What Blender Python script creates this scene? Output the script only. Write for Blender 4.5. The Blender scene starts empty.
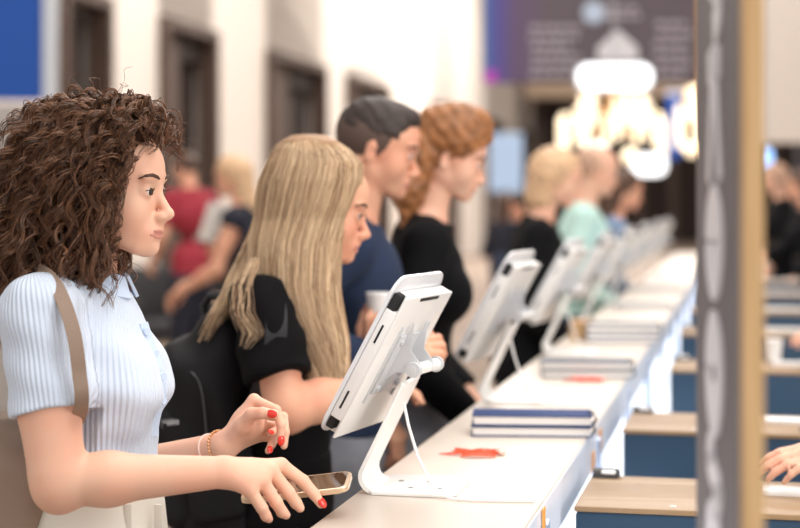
import bpy, bmesh, math, random
import numpy as np
from mathutils import Vector, Matrix, Euler
random.seed(7)
RNG = np.random.default_rng(11)
scene = bpy.context.scene
COL = scene.collection
PI = math.pi

# ------------------------------------------------------------------ camera
CAMZ = 1.58
F = 1600.0
def P(px, py, Y):
    """world point seen at pixel (px, py) of the 800x528 frame at depth Y"""
    return Vector(((px-400.0)/F*Y, Y, CAMZ-(py-200.0)/F*Y))
cam_data = bpy.data.cameras.new('camera')
cam = bpy.data.objects.new('camera', cam_data)
COL.objects.link(cam)
cam.location = (0, 0, CAMZ)
cam.rotation_euler = (PI/2, 0, 0)
cam_data.sensor_width = 36.0
cam_data.lens = F*36.0/800.0
cam_data.shift_y = -64.0/800.0
cam_data.clip_start = 0.1
cam_data.clip_end = 200
cam_data.dof.use_dof = True
cam_data.dof.focus_distance = 2.58
cam_data.dof.aperture_fstop = 2.4
scene.camera = cam

# the counter's own directions: U runs along it (away from the camera), V across it (towards the staff side)
ANG = math.atan2(348.0, 1600.0)
U = Vector((math.sin(ANG), math.cos(ANG), 0)); V = Vector((math.cos(ANG), -math.sin(ANG), 0))
ROT = -ANG            # rotation that takes +Y to U, +X to V

# ------------------------------------------------------------------ materials
def mat(name, col, rough=0.5, metal=0.0, noise=0.0, nscale=40.0, bump=0.0, bscale=200.0, sss=0.0, sssr=(1.0,0.35,0.2),
        trans=0.0, emis=None, estr=0.0, spec=0.5, coat=0.0, sheen=0.0, alpha=1.0, ior=1.45):
    m = bpy.data.materials.new(name); m.use_nodes = True
    nt = m.node_tree; b = nt.nodes['Principled BSDF']
    c = (col[0], col[1], col[2], 1.0)
    b.inputs['Base Color'].default_value = c
    b.inputs['Roughness'].default_value = rough
    b.inputs['Metallic'].default_value = metal
    b.inputs['Specular IOR Level'].default_value = spec
    b.inputs['Transmission Weight'].default_value = trans
    b.inputs['IOR'].default_value = ior
    b.inputs['Coat Weight'].default_value = coat
    b.inputs['Sheen Weight'].default_value = sheen
    b.inputs['Alpha'].default_value = alpha
    if sss > 0:
        b.inputs['Subsurface Weight'].default_value = sss
        b.inputs['Subsurface Radius'].default_value = sssr
        b.inputs['Subsurface Scale'].default_value = 0.008
    if emis is not None:
        b.inputs['Emission Color'].default_value = (emis[0], emis[1], emis[2], 1)
        b.inputs['Emission Strength'].default_value = estr
    tc = nt.nodes.new('ShaderNodeTexCoord')
    if noise > 0:
        n = nt.nodes.new('ShaderNodeTexNoise'); n.inputs['Scale'].default_value = nscale; n.inputs['Detail'].default_value = 4
        nt.links.new(tc.outputs['Object'], n.inputs['Vector'])
        r = nt.nodes.new('ShaderNodeValToRGB')
        r.color_ramp.elements[0].position = 0.3; r.color_ramp.elements[1].position = 0.7
        r.color_ramp.elements[0].color = tuple(max(0, x*(1-noise)) for x in col[:3])+(1,)
        r.color_ramp.elements[1].color = tuple(min(1, x*(1+noise)) for x in col[:3])+(1,)
        nt.links.new(n.outputs['Fac'], r.inputs['Fac']); nt.links.new(r.outputs['Color'], b.inputs['Base Color'])
    if bump > 0:
        n2 = nt.nodes.new('ShaderNodeTexNoise'); n2.inputs['Scale'].default_value = bscale; n2.inputs['Detail'].default_value = 3
        nt.links.new(tc.outputs['Object'], n2.inputs['Vector'])
        bp = nt.nodes.new('ShaderNodeBump'); bp.inputs['Strength'].default_value = bump; bp.inputs['Distance'].default_value = 0.002
        nt.links.new(n2.outputs['Fac'], bp.inputs['Height']); nt.links.new(bp.outputs['Normal'], b.inputs['Normal'])
    return m
def srgb(r, g, b):
    return tuple(((c/255.0)/12.92 if c/255.0 <= 0.04045 else ((c/255.0+0.055)/1.055)**2.4) for c in (r, g, b))

# ------------------------------------------------------------------ object helpers
def link(o, parent=None):
    COL.objects.link(o)
    if parent is not None: o.parent = parent
    return o
def tag(o, label=None, cat=None, group=None, kind=None):
    if label: o['label'] = label
    if cat: o['category'] = cat
    if group: o['group'] = group
    if kind: o['kind'] = kind
    return o
def thing(name, label, cat, loc=(0,0,0), rotz=0.0, group=None):
    o = bpy.data.objects.new(name, None); link(o)
    o.empty_display_size = 0.05
    o.location = loc; o.rotation_euler = (0, 0, rotz)
    return tag(o, label, cat, group)
def mesh_np(name, verts, faces, m, parent=None, smooth=True, attrs=None):
    """verts Nx3, faces Mx3 or Mx4 numpy"""
    verts = np.asarray(verts, dtype=np.float32); faces = np.asarray(faces, dtype=np.int32)
    me = bpy.data.meshes.new(name); k = faces.shape[1]
    me.vertices.add(len(verts)); me.vertices.foreach_set('co', verts.ravel())
    me.loops.add(len(faces)*k); me.loops.foreach_set('vertex_index', faces.ravel())
    me.polygons.add(len(faces)); me.polygons.foreach_set('loop_start', np.arange(0, len(faces)*k, k, dtype=np.int32))
    me.polygons.foreach_set('loop_total', np.full(len(faces), k, dtype=np.int32))
    if smooth: me.polygons.foreach_set('use_smooth', np.ones(len(faces), dtype=bool))
    me.update(calc_edges=True)
    if attrs:
        for an, av in attrs.items():
            a = me.attributes.new(an, 'FLOAT', 'POINT'); a.data.foreach_set('value', np.asarray(av, dtype=np.float32))
    me.materials.append(m)
    o = bpy.data.objects.new(name, me)
    return link(o, parent)
class MB:
    """collects shapes, then links them as ONE mesh object"""
    def __init__(s): s.bm = bmesh.new()
    def _x(s, vs, M):
        bmesh.ops.transform(s.bm, matrix=M, verts=vs)
    def box(s, c, d, rot=(0,0,0), bev=0.0, seg=2):
        r = bmesh.ops.create_cube(s.bm, size=1.0); vs = r['verts']
        s._x(vs, Matrix.Diagonal((d[0], d[1], d[2], 1)))
        if bev > 0:
            es = list({e for v in vs for e in v.link_edges})
            rr = bmesh.ops.bevel(s.bm, geom=es, offset=bev, segments=seg, profile=0.5, affect='EDGES')
            vs = list({v for f in rr['faces'] for v in f.verts} | {v for v in vs if v.is_valid})
        s._x(vs, Matrix.Translation(c) @ Euler(rot).to_matrix().to_4x4())
        return s
    def cyl(s, a, b, r, r2=None, n=16):
        a = Vector(a); b = Vector(b); d = b-a
        q = d.to_track_quat('Z', 'Y').to_matrix().to_4x4()
        rr = bmesh.ops.create_cone(s.bm, cap_ends=True, segments=n, radius1=r, radius2=r if r2 is None else r2, depth=d.length)
        s._x(rr['verts'], Matrix.Translation((a+b)/2) @ q)
        return s
    def sph(s, c, r, n=16, rot=(0,0,0)):
        if not hasattr(r, '__len__'): r = (r, r, r)
        rr = bmesh.ops.create_uvsphere(s.bm, u_segments=n, v_segments=max(6, n*2//3), radius=1.0)
        s._x(rr['verts'], Matrix.Translation(c) @ Euler(rot).to_matrix().to_4x4() @ Matrix.Diagonal((r[0], r[1], r[2], 1)))
        return s
    def tube(s, pts, r, n=8, cap=True):
        pts = [Vector(p) for p in pts]; rings = []
        if not hasattr(r, '__len__'): r = [r]*len(pts)
        up = None
        for i, p in enumerate(pts):
            t = (pts[min(i+1, len(pts)-1)]-pts[max(i-1, 0)]).normalized()
            if up is None: up = t.orthogonal().normalized()
            up = (up - t*up.dot(t)).normalized(); w = t.cross(up)
            rings.append([s.bm.verts.new(p+(up*math.cos(2*PI*k/n)+w*math.sin(2*PI*k/n))*r[i]) for k in range(n)])
        for i in range(len(rings)-1):
            for k in range(n):
                s.bm.faces.new((rings[i][k], rings[i][(k+1) % n], rings[i+1][(k+1) % n], rings[i+1][k]))
        if cap: s.bm.faces.new(rings[0][::-1]); s.bm.faces.new(rings[-1])
        return s
    def ribbon(s, pts, nrm, w, t):
        """flat strap of width w (along nrm cross tangent) and thickness t through pts; nrm = list of normals"""
        pts = [Vector(p) for p in pts]; R = []
        for i, p in enumerate(pts):
            tt = (pts[min(i+1, len(pts)-1)]-pts[max(i-1, 0)]).normalized()
            n_ = Vector(nrm[i] if isinstance(nrm, list) else nrm); n_ = (n_-tt*n_.dot(tt)).normalized(); sd = tt.cross(n_)
            R.append([s.bm.verts.new(p+sd*a*w/2+n_*b*t/2) for a, b in ((-1,-1),(1,-1),(1,1),(-1,1))])
        for i in range(len(R)-1):
            for k in range(4): s.bm.faces.new((R[i][k], R[i][(k+1) % 4], R[i+1][(k+1) % 4], R[i+1][k]))
        s.bm.faces.new(R[0][::-1]); s.bm.faces.new(R[-1])
        return s
    def prism(s, poly, z0, z1, M=None, bev=0.0):
        """extrude a 2-D polygon (local XY) from z0 to z1, then transform by M"""
        lo = [s.bm.verts.new((x, y, z0)) for x, y in poly]; hi = [s.bm.verts.new((x, y, z1)) for x, y in poly]
        n = len(poly)
        fs = [s.bm.faces.new(lo[::-1]), s.bm.faces.new(hi)]
        for k in range(n): fs.append(s.bm.faces.new((lo[k], lo[(k+1) % n], hi[(k+1) % n], hi[k])))
        vs = lo+hi
        if bev > 0:
            es = list(set(fs[0].edges) | set(fs[1].edges))
            rr = bmesh.ops.bevel(s.bm, geom=es, offset=bev, segments=2, profile=0.5, affect='EDGES')
            vs = list({v for f in rr['faces'] for v in f.verts} | {v for v in vs if v.is_valid})
        if M is not None: s._x(vs, M)
        return s
    def build(s, name, m, parent=None, smooth=False, M=None):
        bm = s.bm
        bmesh.ops.recalc_face_normals(bm, faces=bm.faces)
        if M is not None: bm.transform(M)
        me = bpy.data.meshes.new(name); bm.to_mesh(me); bm.free()
        if smooth:
            me.polygons.foreach_set('use_smooth', np.ones(len(me.polygons), dtype=bool))
            try: me.set_sharp_from_angle(angle=math.radians(40))
            except Exception: pass
        me.materials.append(m)
        o = bpy.data.objects.new(name, me)
        return link(o, parent)
def dup(root, loc=None, rotz=None, label=None, group=None):
    r = root.copy(); COL.objects.link(r)
    if loc is not None: r.location = loc
    if rotz is not None: r.rotation_euler = (0, 0, rotz)
    if label: r['label'] = label
    if group: r['group'] = group
    for ch in list(root.children):
        c = ch.copy(); COL.objects.link(c); c.parent = r
        for g in list(ch.children):
            d = g.copy(); COL.objects.link(d); d.parent = c
    return r
def rrect(w, h, r, n=6):
    pts = []
    for cx, cy, a0 in ((w/2-r, h/2-r, 0), (-w/2+r, h/2-r, PI/2), (-w/2+r, -h/2+r, PI), (w/2-r, -h/2+r, 1.5*PI)):
        for k in range(n+1):
            a = a0+PI/2*k/n; pts.append((cx+r*math.cos(a), cy+r*math.sin(a)))
    return pts

# ------------------------------------------------------------------ signed-distance modelling (smooth unions meshed with surface nets)
def V3(p): return np.array([p[0], p[1], p[2]], dtype=np.float32)
def rotm(e):  # euler XYZ -> 3x3
    return np.array(Euler(e).to_matrix(), dtype=np.float32)
class Cone:   # tapered capsule
    def __init__(s, a, b, ra, rb=None, k=0.02, sub=False):
        s.a = V3(a); s.b = V3(b); s.ra = ra; s.rb = ra if rb is None else rb; s.k = k; s.sub = sub
        r = max(s.ra, s.rb); s.lo = np.minimum(s.a, s.b)-r; s.hi = np.maximum(s.a, s.b)+r
    def d(s, x, y, z):
        ab = s.b-s.a; L2 = max(1e-9, float(ab@ab))
        px, py, pz = x-s.a[0], y-s.a[1], z-s.a[2]
        t = np.clip((px*ab[0]+py*ab[1]+pz*ab[2])/L2, 0, 1)
        return np.sqrt((px-ab[0]*t)**2+(py-ab[1]*t)**2+(pz-ab[2]*t)**2)-(s.ra+(s.rb-s.ra)*t)
class Ell:    # rotated ellipsoid
    def __init__(s, c, r, rot=None, k=0.02, sub=False):
        s.c = V3(c); s.r = V3(r); s.R = rot if rot is not None else np.eye(3, dtype=np.float32); s.k = k; s.sub = sub
        e = np.sqrt(((s.R*s.r[None, :])**2).sum(1)); s.lo = s.c-e; s.hi = s.c+e
    def d(s, x, y, z):
        q = [x-s.c[0], y-s.c[1], z-s.c[2]]; R = s.R
        l = [R[0, i]*q[0]+R[1, i]*q[1]+R[2, i]*q[2] for i in range(3)]
        k0 = np.sqrt((l[0]/s.r[0])**2+(l[1]/s.r[1])**2+(l[2]/s.r[2])**2)
        k1 = np.sqrt((l[0]/s.r[0]**2)**2+(l[1]/s.r[1]**2)**2+(l[2]/s.r[2]**2)**2)
        return k0*(k0-1)/np.maximum(k1, 1e-6)
class Box:    # rotated rounded box
    def __init__(s, c, h, rot=None, r=0.005, k=0.01, sub=False):
        s.c = V3(c); s.h = V3(h); s.R = rot if rot is not None else np.eye(3, dtype=np.float32); s.rr = r; s.k = k; s.sub = sub
        e = (np.abs(s.R)*(s.h+0)[None, :]).sum(1)+r; s.lo = s.c-e; s.hi = s.c+e
    def d(s, x, y, z):
        q = [x-s.c[0], y-s.c[1], z-s.c[2]]; R = s.R
        l = [np.abs(R[0, i]*q[0]+R[1, i]*q[1]+R[2, i]*q[2])-(s.h[i]-s.rr) for i in range(3)]
        o = np.sqrt(np.maximum(l[0], 0)**2+np.maximum(l[1], 0)**2+np.maximum(l[2], 0)**2)
        return o+np.minimum(np.maximum(np.maximum(l[0], l[1]), l[2]), 0)-s.rr
def field(prims, h, off=0.0, lo=None, hi=None, cut=None, disp=None):
    """sample the smooth union of prims (grown by off) on a grid; cut(x,y,z,d)->d trims it"""
    L = np.min([p.lo for p in prims if not p.sub], axis=0)-off-4*h-.015 if lo is None else V3(lo)
    H = np.max([p.hi for p in prims if not p.sub], axis=0)+off+4*h+.015 if hi is None else V3(hi)
    n = np.maximum(np.ceil((H-L)/h).astype(int)+1, 3)
    ax = [L[i]+h*np.arange(n[i], dtype=np.float32) for i in range(3)]
    D = np.full(n, 1.0, dtype=np.float32)
    for p in prims:
        m = p.k+off+3*h
        i0 = np.maximum(np.floor((p.lo-m-L)/h).astype(int), 0); i1 = np.minimum(np.ceil((p.hi+m-L)/h).astype(int)+1, n)
        if np.any(i1 <= i0): continue
        x = ax[0][i0[0]:i1[0], None, None]; y = ax[1][None, i0[1]:i1[1], None]; z = ax[2][None, None, i0[2]:i1[2]]
        d = p.d(x, y, z)
        sl = D[i0[0]:i1[0], i0[1]:i1[1], i0[2]:i1[2]]; k = max(p.k, 1e-5)
        if p.sub:
            hh = np.maximum(k-np.abs(sl+d), 0)/k
            sl[...] = np.maximum(sl, -d)+hh*hh*k*0.25
        else:
            hh = np.maximum(k-np.abs(sl-d), 0)/k
            sl[...] = np.minimum(sl, d)-hh*hh*k*0.25
    D -= off
    if cut is not None or disp is not None:
        x = ax[0][:, None, None]; y = ax[1][None, :, None]; z = ax[2][None, None, :]
        if disp is not None: D = D+disp(x, y, z)
        if cut is not None: D = cut(x, y, z, D)
    return D.astype(np.float32), L, h
def nets(D, L, h):
    """surface nets: (verts, quads)"""
    S = D < 0
    n = np.array(D.shape)
    c = np.zeros(n-1, dtype=np.uint8)
    for dx in (0, 1):
        for dy in (0, 1):
            for dz in (0, 1):
                c += S[dx:n[0]-1+dx, dy:n[1]-1+dy, dz:n[2]-1+dz]
    act = (c > 0) & (c < 8)
    idx = np.argwhere(act)
    if len(idx) == 0: return np.zeros((0, 3), np.float32), np.zeros((0, 4), np.int32)
    vid = np.full(n-1, -1, dtype=np.int32); vid[act] = np.arange(len(idx), dtype=np.int32)
    corner = [(0,0,0),(1,0,0),(0,1,0),(1,1,0),(0,0,1),(1,0,1),(0,1,1),(1,1,1)]
    val = np.stack([D[idx[:, 0]+a, idx[:, 1]+b, idx[:, 2]+e] for a, b, e in corner], 1)
    acc = np.zeros((len(idx), 3), np.float32); cnt = np.zeros(len(idx), np.float32)
    for i in range(8):
        for j in range(i+1, 8):
            df = [corner[j][q]-corner[i][q] for q in range(3)]
            if sum(abs(v) for v in df) != 1: continue
            a, b = val[:, i], val[:, j]; m = (a < 0) != (b < 0)
            t = np.where(m, a/np.where(m, a-b, 1), 0).astype(np.float32)
            for q in range(3): acc[:, q] += np.where(m, corner[i][q]+t*df[q], 0)
            cnt += m
    verts = L+h*(idx+acc/cnt[:, None])
    F_ = []
    for axis in range(3):
        a, b = (axis+1) % 3, (axis+2) % 3
        s0 = [slice(None)]*3; s1 = [slice(None)]*3
        s0[axis] = slice(0, -1); s1[axis] = slice(1, None)
        A = S[tuple(s0)]; B = S[tuple(s1)]
        for flip in (False, True):
            m = (A & ~B) if not flip else (~A & B)
            e = np.argwhere(m)
            ok = (e[:, a] > 0) & (e[:, b] > 0) & (e[:, a] < n[a]-1) & (e[:, b] < n[b]-1)
            e = e[ok]
            q = []
            for da, db in ((-1,-1),(0,-1),(0,0),(-1,0)):
                t = e.copy(); t[:, a] += da; t[:, b] += db
                q.append(vid[t[:, 0], t[:, 1], t[:, 2]])
            q = np.stack(q, 1)
            F_.append(q[:, ::-1] if flip else q)
    return verts.astype(np.float32), np.concatenate(F_).astype(np.int32)
def vnormals(v, f):
    fn = np.cross(v[f[:, 2]]-v[f[:, 0]], v[f[:, 3 if f.shape[1] == 4 else 1]]-v[f[:, 1 if f.shape[1] == 4 else 0]])
    vn = np.zeros_like(v)
    for k in range(f.shape[1]): np.add.at(vn, f[:, k], fn)
    return vn/np.maximum(np.linalg.norm(vn, axis=1, keepdims=True), 1e-9)
def sdf_obj(name, prims, h, m, parent=None, off=0.0, cut=None, disp=None, attrs=None, M=None, lo=None, hi=None):
    D, L, h = field(prims, h, off, lo, hi, cut, disp)
    v, f = nets(D, L, h)
    at = attrs(v) if attrs else None
    return mesh_np(name, v, f, m, parent, True, at)
def smax(a, b, k):
    hh = np.maximum(k-np.abs(a-b), 0)/k
    return np.maximum(a, b)+hh*hh*k*0.25

# strands: paths array S x N x 3, radius array S x N -> one mesh of thin 3-sided tubes
def strands_mesh(name, paths, rad, m, parent=None, sides=3):
    paths = np.asarray(paths, np.float32); S, N, _ = paths.shape
    rad = np.broadcast_to(np.asarray(rad, np.float32), (S, N))
    t = np.gradient(paths, axis=1); t /= np.maximum(np.linalg.norm(t, axis=2, keepdims=True), 1e-9)
    ref = np.array([0.31, 0.62, 0.72], np.float32)
    u = np.cross(t, ref); u /= np.maximum(np.linalg.norm(u, axis=2, keepdims=True), 1e-9); w = np.cross(t, u)
    V_ = np.stack([paths+(u*math.cos(2*PI*k/sides)+w*math.sin(2*PI*k/sides))*rad[..., None] for k in range(sides)], 2)
    base = (np.arange(S)[:, None]*N+np.arange(N-1)[None, :])*sides
    F_ = []
    for k in range(sides):
        k2 = (k+1) % sides
        F_.append(np.stack([base+k, base+k2, base+sides+k2, base+sides+k], -1).reshape(-1, 4))
    rnd = np.repeat(RNG.random(S), N*sides)
    return mesh_np(name, V_.reshape(-1, 3), np.concatenate(F_), m, parent, True, {'rnd': rnd})
# ================================================================== THE HALL
M_wall = mat('wall_paint', srgb(228, 217, 207), 0.8, bump=0.05, bscale=60)
M_ceil = mat('ceiling_paint', srgb(244, 240, 236), 0.9)
M_brown = mat('dark_wood', srgb(42, 28, 23), 0.7, noise=0.25, nscale=3)
M_brown2 = mat('stained_wood', srgb(84, 66, 57), 0.6, noise=0.15, nscale=3)
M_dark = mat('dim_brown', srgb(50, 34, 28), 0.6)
M_beige = mat('beige_plaster', srgb(214, 190, 166), 0.7)
M_carpet = mat('carpet', srgb(140, 124, 112), 0.95, noise=0.22, nscale=1.2, bump=0.3, bscale=80)
M_white = mat('white_enamel', srgb(246, 245, 244), 0.35, coat=0.2)
M_blueb = mat('blue_board', srgb(20, 78, 165), 0.5)
M_alu = mat('brushed_aluminium', srgb(205, 208, 214), 0.35, metal=0.6)
M_greyp = mat('grey_panel', srgb(176, 170, 166), 0.6)
M_black = mat('black_plastic', srgb(24, 24, 26), 0.4)
M_chrome = mat('satin_steel', srgb(200, 200, 204), 0.25, metal=0.9)

def struct(o): o['kind'] = 'structure'; return o
WX = -8.05
def wallpt(Y, off=0.0): return Vector((WX+0.2175*Y, Y, 0))+V*off
def px2Y(px): return 12880.0/(748.0-px)

struct(MB().box((8, 30, -0.05), (50, 76, 0.1)).build('floor', M_carpet))
struct(MB().box((8, 34, 9.05), (50, 68, 0.1)).build('ceiling', M_ceil))
# left wall: piers between the door openings and the strip above them, one mesh
doors = [(57, 105), (158, 212), (265, 322), (345, 386), (430, 456), (484, 500), (518, 528)]
dY = [(px2Y(a), px2Y(b)) for a, b in doors]
HEAD = 4.1
w = MB()
def wallbox(m, y0, y1, z0, z1, t=0.5, off=0.0):
    a = wallpt(y0, off); b = wallpt(y1, off); c = (a+b)/2-V*t/2
    m.box((c.x, c.y, (z0+z1)/2), (t, (b-a).length, z1-z0), (0, 0, ROT))
prev = 8.0
for a, b in dY:
    wallbox(w, prev, a, 0, HEAD); wallbox(w, a, b, HEAD, 9); prev = b
    wallbox(w, a, a+0.001, HEAD, 9)
wallbox(w, prev, 60, 0, HEAD); 
wallbox(w, 8.0, 60, HEAD, 9)
struct(w.build('wall_left', M_wall))
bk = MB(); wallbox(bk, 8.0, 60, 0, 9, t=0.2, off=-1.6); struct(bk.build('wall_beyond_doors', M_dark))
for i, (a, b) in enumerate(dY):
    r = thing('door_%d' % (i+1), None, None, tuple(wallpt((a+b)/2)), ROT); r['kind'] = 'structure'
    L = (wallpt(a)-wallpt(b)).length
    m = MB()
    m.box((-0.02, -L/2+0.06, HEAD/2), (0.3, 0.12, HEAD)).box((-0.02, L/2-0.06, HEAD/2), (0.3, 0.12, HEAD)).box((-0.02, 0, HEAD-0.07), (0.3, L-0.24, 0.14))
    m.build('door_frame', M_brown2, r)
    if i != 0:
        MB().box((-0.1, -L/2+0.12+L*0.2, HEAD/2-0.07), (0.06, L*0.4, HEAD-0.14)).build('door_leaf', M_brown2, r)
        MB().box((-0.28, L*0.21, HEAD/2-0.25), (0.06, L*0.5, HEAD-0.5)).build('door_leaf', M_brown, r)
        MB().box((-0.2, L*0.21, HEAD-0.32), (0.2, L*0.5, 0.36)).build('door_head', M_brown, r)
    else:
        MB().box((-0.28, 0, HEAD/2-0.1), (0.06, L-0.24, HEAD-0.2)).build('door_leaf', M_brown, r)
# far end of the hall: header beam, dark timber wall below it
FE = 60.0
struct(MB().box((16.8, FE+0.3, 7.4), (34, 0.6, 3.3)).build('wall_far', M_wall))
struct(MB().box((10.6, FE-3.2, 5.485), (12.4, 0.5, 0.56)).build('beam_far', M_beige))
tw = MB().box((12, FE+0.1, 2.9), (24, 0.2, 5.8))
struct(tw.build('wall_timber', M_brown))
m = MB()
for k in range(12): m.box((5.2+k*1.25, FE-0.1, 2.8), (0.32, 0.16, 5.4))
struct(m.build('trim_1', M_brown2))
# white bulkhead on the right with the dim staff area under it
struct(MB().box((11.5, 20.2, 5.65), (14.2, 0.4, 6.7)).build('wall_right', M_wall))
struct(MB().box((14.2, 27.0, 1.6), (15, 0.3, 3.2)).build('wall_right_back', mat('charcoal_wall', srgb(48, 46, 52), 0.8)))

# hanging sign
SG = thing('hanging_sign', 'large dark grey overhead sign with pale text columns and blue-magenta left edge', 'sign', (1.905, 16.0, 2.75))
SW, SH = 2.15, 1.5
mm = bpy.data.materials.new('sign_print'); mm.use_nodes = True; nt = mm.node_tree; b = nt.nodes['Principled BSDF']; b.inputs['Roughness'].default_value = 0.5
tc = nt.nodes.new('ShaderNodeTexCoord'); sp = nt.nodes.new('ShaderNodeSeparateXYZ'); rp = nt.nodes.new('ShaderNodeValToRGB'); mr = nt.nodes.new('ShaderNodeMapRange')
mr.inputs['From Min'].default_value = -SW/2; mr.inputs['From Max'].default_value = SW/2
rp.color_ramp.elements[0].position = 0.0; rp.color_ramp.elements[0].color = srgb(70, 110, 170)+(1,)
rp.color_ramp.elements[1].position = 0.30; rp.color_ramp.elements[1].color = srgb(92, 80, 88)+(1,)
e = rp.color_ramp.elements.new(0.06); e.color = srgb(78, 70, 150)+(1,)
e = rp.color_ramp.elements.new(0.14); e.color = srgb(96, 74, 110)+(1,)
nt.links.new(tc.outputs['Object'], sp.inputs[0]); nt.links.new(sp.outputs['X'], mr.inputs['Value']); nt.links.new(mr.outputs[0], rp.inputs['Fac']); nt.links.new(rp.outputs[0], b.inputs['Base Color'])
MB().box((0, 0, SH/2), (SW, 0.08, SH), bev=0.01).build('sign_board', mm, SG)
M_txt = mat('pale_print', srgb(176, 168, 176), 0.6); M_txt2 = mat('white_print', srgb(224, 222, 226), 0.6)
def spx(px, py): return ((px-590.5)/100.0, (83-py)/100.0)
def lines(x0, x1, y0, y1, n, name, mt):
    m = MB()
    for k in range(n):
        yy = y0+(y1-y0)*k/(n-1); x = x0+random.uniform(0, 4); xe = x1-random.uniform(0, 8)
        while x < xe-3:
            wd = min(random.uniform(5, 12), xe-x); cx, cz = spx(x+wd/2, yy)
            m.box((cx, -0.045, cz), (wd/100*0.9, 0.012, 0.045)); x += wd+1.6
    m.build(name, mt, SG)
lines(528, 581, 28, 75, 6, 'text_column', M_txt)
lines(652, 694, 24, 75, 6, 'text_column', M_txt)
cx, cz = spx(593, 13); m = MB().cyl((cx, -0.04, cz), (cx, -0.055, cz), 0.11, n=24); m.build('round_emblem', mat('pale_blue_print', srgb(190, 205, 225), 0.6), SG)
lines(604, 642, 9, 17, 2, 'text_column', M_txt)
m = MB(); poly = [(-0.2, 0), (-0.2, 0.12), (0, 0.3), (0.2, 0.12), (0.2, 0)]; cx, cz = spx(617, 60)
m.prism(poly, -0.006, 0.006, Matrix.Translation((cx, -0.046, cz)) @ Euler((PI/2, 0, 0)).to_matrix().to_4x4()); m.build('house_emblem', M_txt2, SG)
m = MB().box((-1.0, -0.045, 0.06), (0.12, 0.012, 0.12)); m.build('magenta_patch', mat('magenta_print', srgb(190, 70, 190), 0.6), SG)
m = MB()
for x in (-0.8, 0.8): m.cyl((x, 0, SH), (x, 0, 9.0-2.75), 0.012)
m.build('suspension_cable', M_chrome, SG)

M_glow = mat('lamp_white', (1, 1, 1), 0.5, emis=(0.95, 0.98, 1.0), estr=1.7)
M_warm = mat('lamp_warm', (1, 0.9, 0.7), 0.5, emis=(1.0, 0.80, 0.55), estr=1.35)
def lit(name, label, px0, py0, px1, py1, Y, cat='lamp', mt=None, r=None):
    a = P(px0, py0, Y); b = P(px1, py1, Y); c = (a+b)/2; wd = b.x-a.x; hg = a.z-b.z
    t = thing(name, label, cat, (c.x, Y, c.z))
    poly = rrect(wd, hg, (min(wd, hg)/2*0.9) if r is None else r)
    Rm = Euler((PI/2, 0, 0)).to_matrix().to_4x4()
    MB().prism(poly, 0.0, 0.05, Rm).build('diffuser', mt or M_glow, t)
    MB().prism(rrect(wd+0.04, hg+0.04, (min(wd, hg)/2*0.9)), -0.08, -0.01, Rm).build('housing', M_alu, t)
    MB().cyl((0, 0.05, hg/2), (0, 0.05, 9.0-c.z), 0.01).build('hanger', M_chrome, t)
    return t
lit('light_box', 'glowing white rounded light box below the dark overhead sign', 578, 65, 651, 89, 15.2, 'light box')
lit('globe_lamp', 'small round cold white lamp in front of the chandelier', 590, 143, 606, 158, 30)
lit('screen_lamp', 'wide cold white glowing panel under the chandelier', 633, 155, 666, 175, 32)

M_brass = mat('brass', srgb(190, 140, 80), 0.3, metal=0.8)
def chandelier(label, c, R_, n, hgt):
    t = thing('chandelier', label, 'chandelier', c, 0, 'warm chandeliers in the far hall')
    m = MB()
    for k in range(n*2):
        a0 = PI*k/n; a1 = PI*(k+1)/n
        for rr, zz in ((R_, 0.0), (R_*0.6, hgt*0.45)):
            m.cyl((rr*math.cos(a0), rr*math.sin(a0), zz), (rr*math.cos(a1), rr*math.sin(a1), zz), 0.03, n=6)
    for k in range(4):
        a = PI/2*k; m.cyl((R_*math.cos(a), R_*math.sin(a), 0), (R_*0.6*math.cos(a), R_*0.6*math.sin(a), hgt*0.45), 0.02, n=6); m.cyl((R_*0.6*math.cos(a), R_*0.6*math.sin(a), hgt*0.45), (0, 0, hgt), 0.02, n=6)
    m.cyl((0, 0, 0), (0, 0, 9-c[2]), 0.03, n=8); m.build('metal_frame', M_brass, t, True)
    for k in range(n):
        a = 2*PI*k/n+0.3; x, y = R_*math.cos(a), R_*math.sin(a); dz = random.uniform(-0.25, 0.2)
        MB().cyl((x, y, -0.35+dz), (x, y, 0.45+dz), 0.075, 0.075, 12).build('glass_tube', M_warm, t, True)
    for k in range(n//2):
        a = 4*PI*k/n+0.1; x, y = R_*0.6*math.cos(a), R_*0.6*math.sin(a)
        MB().cyl((x, y, hgt*0.45-0.3), (x, y, hgt*0.45+0.4), 0.075, 0.075, 12).build('glass_tube', M_warm, t, True)
    for k in range(max(3, n//3)):
        a = 6*PI*k/n; MB().sph((R_*0.35*math.cos(a), R_*0.35*math.sin(a), -0.55), 0.16, 12).build('glass_globe', M_warm, t, True)
    return t
lit('monitor_light', 'small blue glowing monitor behind the staff desk, just right of the plywood edge', 762, 150, 771, 166, 14.5, 'monitor', mat('screen_cyan', (.3, .55, 1), .4, emis=(.25, .5, 1.0), estr=1.4), 0.02)
c1 = P(612, 132, 36.0); chandelier('wide warm chandelier with many glowing tubes below the dark sign', tuple(c1), 1.15, 10, 1.0)
c2 = P(700, 125, 36.0); chandelier('second chandelier half hidden behind the grey lettered panel', tuple(c2), 0.5, 6, 1.0)
t = thing('blue_banner', 'narrow vertical blue banner beside the chandelier', 'banner', tuple(P(674, 150, 40)))
MB().box((0, 0, 0.6), (0.30, 0.04, 1.6)).build('cloth', M_blueb, t); MB().cyl((-0.2, 0, 1.42), (0.2, 0, 1.42), 0.03).cyl((0, 0, 1.42), (0, 0, 9-P(674, 150, 40).z), 0.012).build('rod', M_chrome, t)
t = thing('display_screen', 'pale blue-grey display screen on the far left wall behind the red-haired woman', 'screen', tuple(P(506, 200, 30)))
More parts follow.
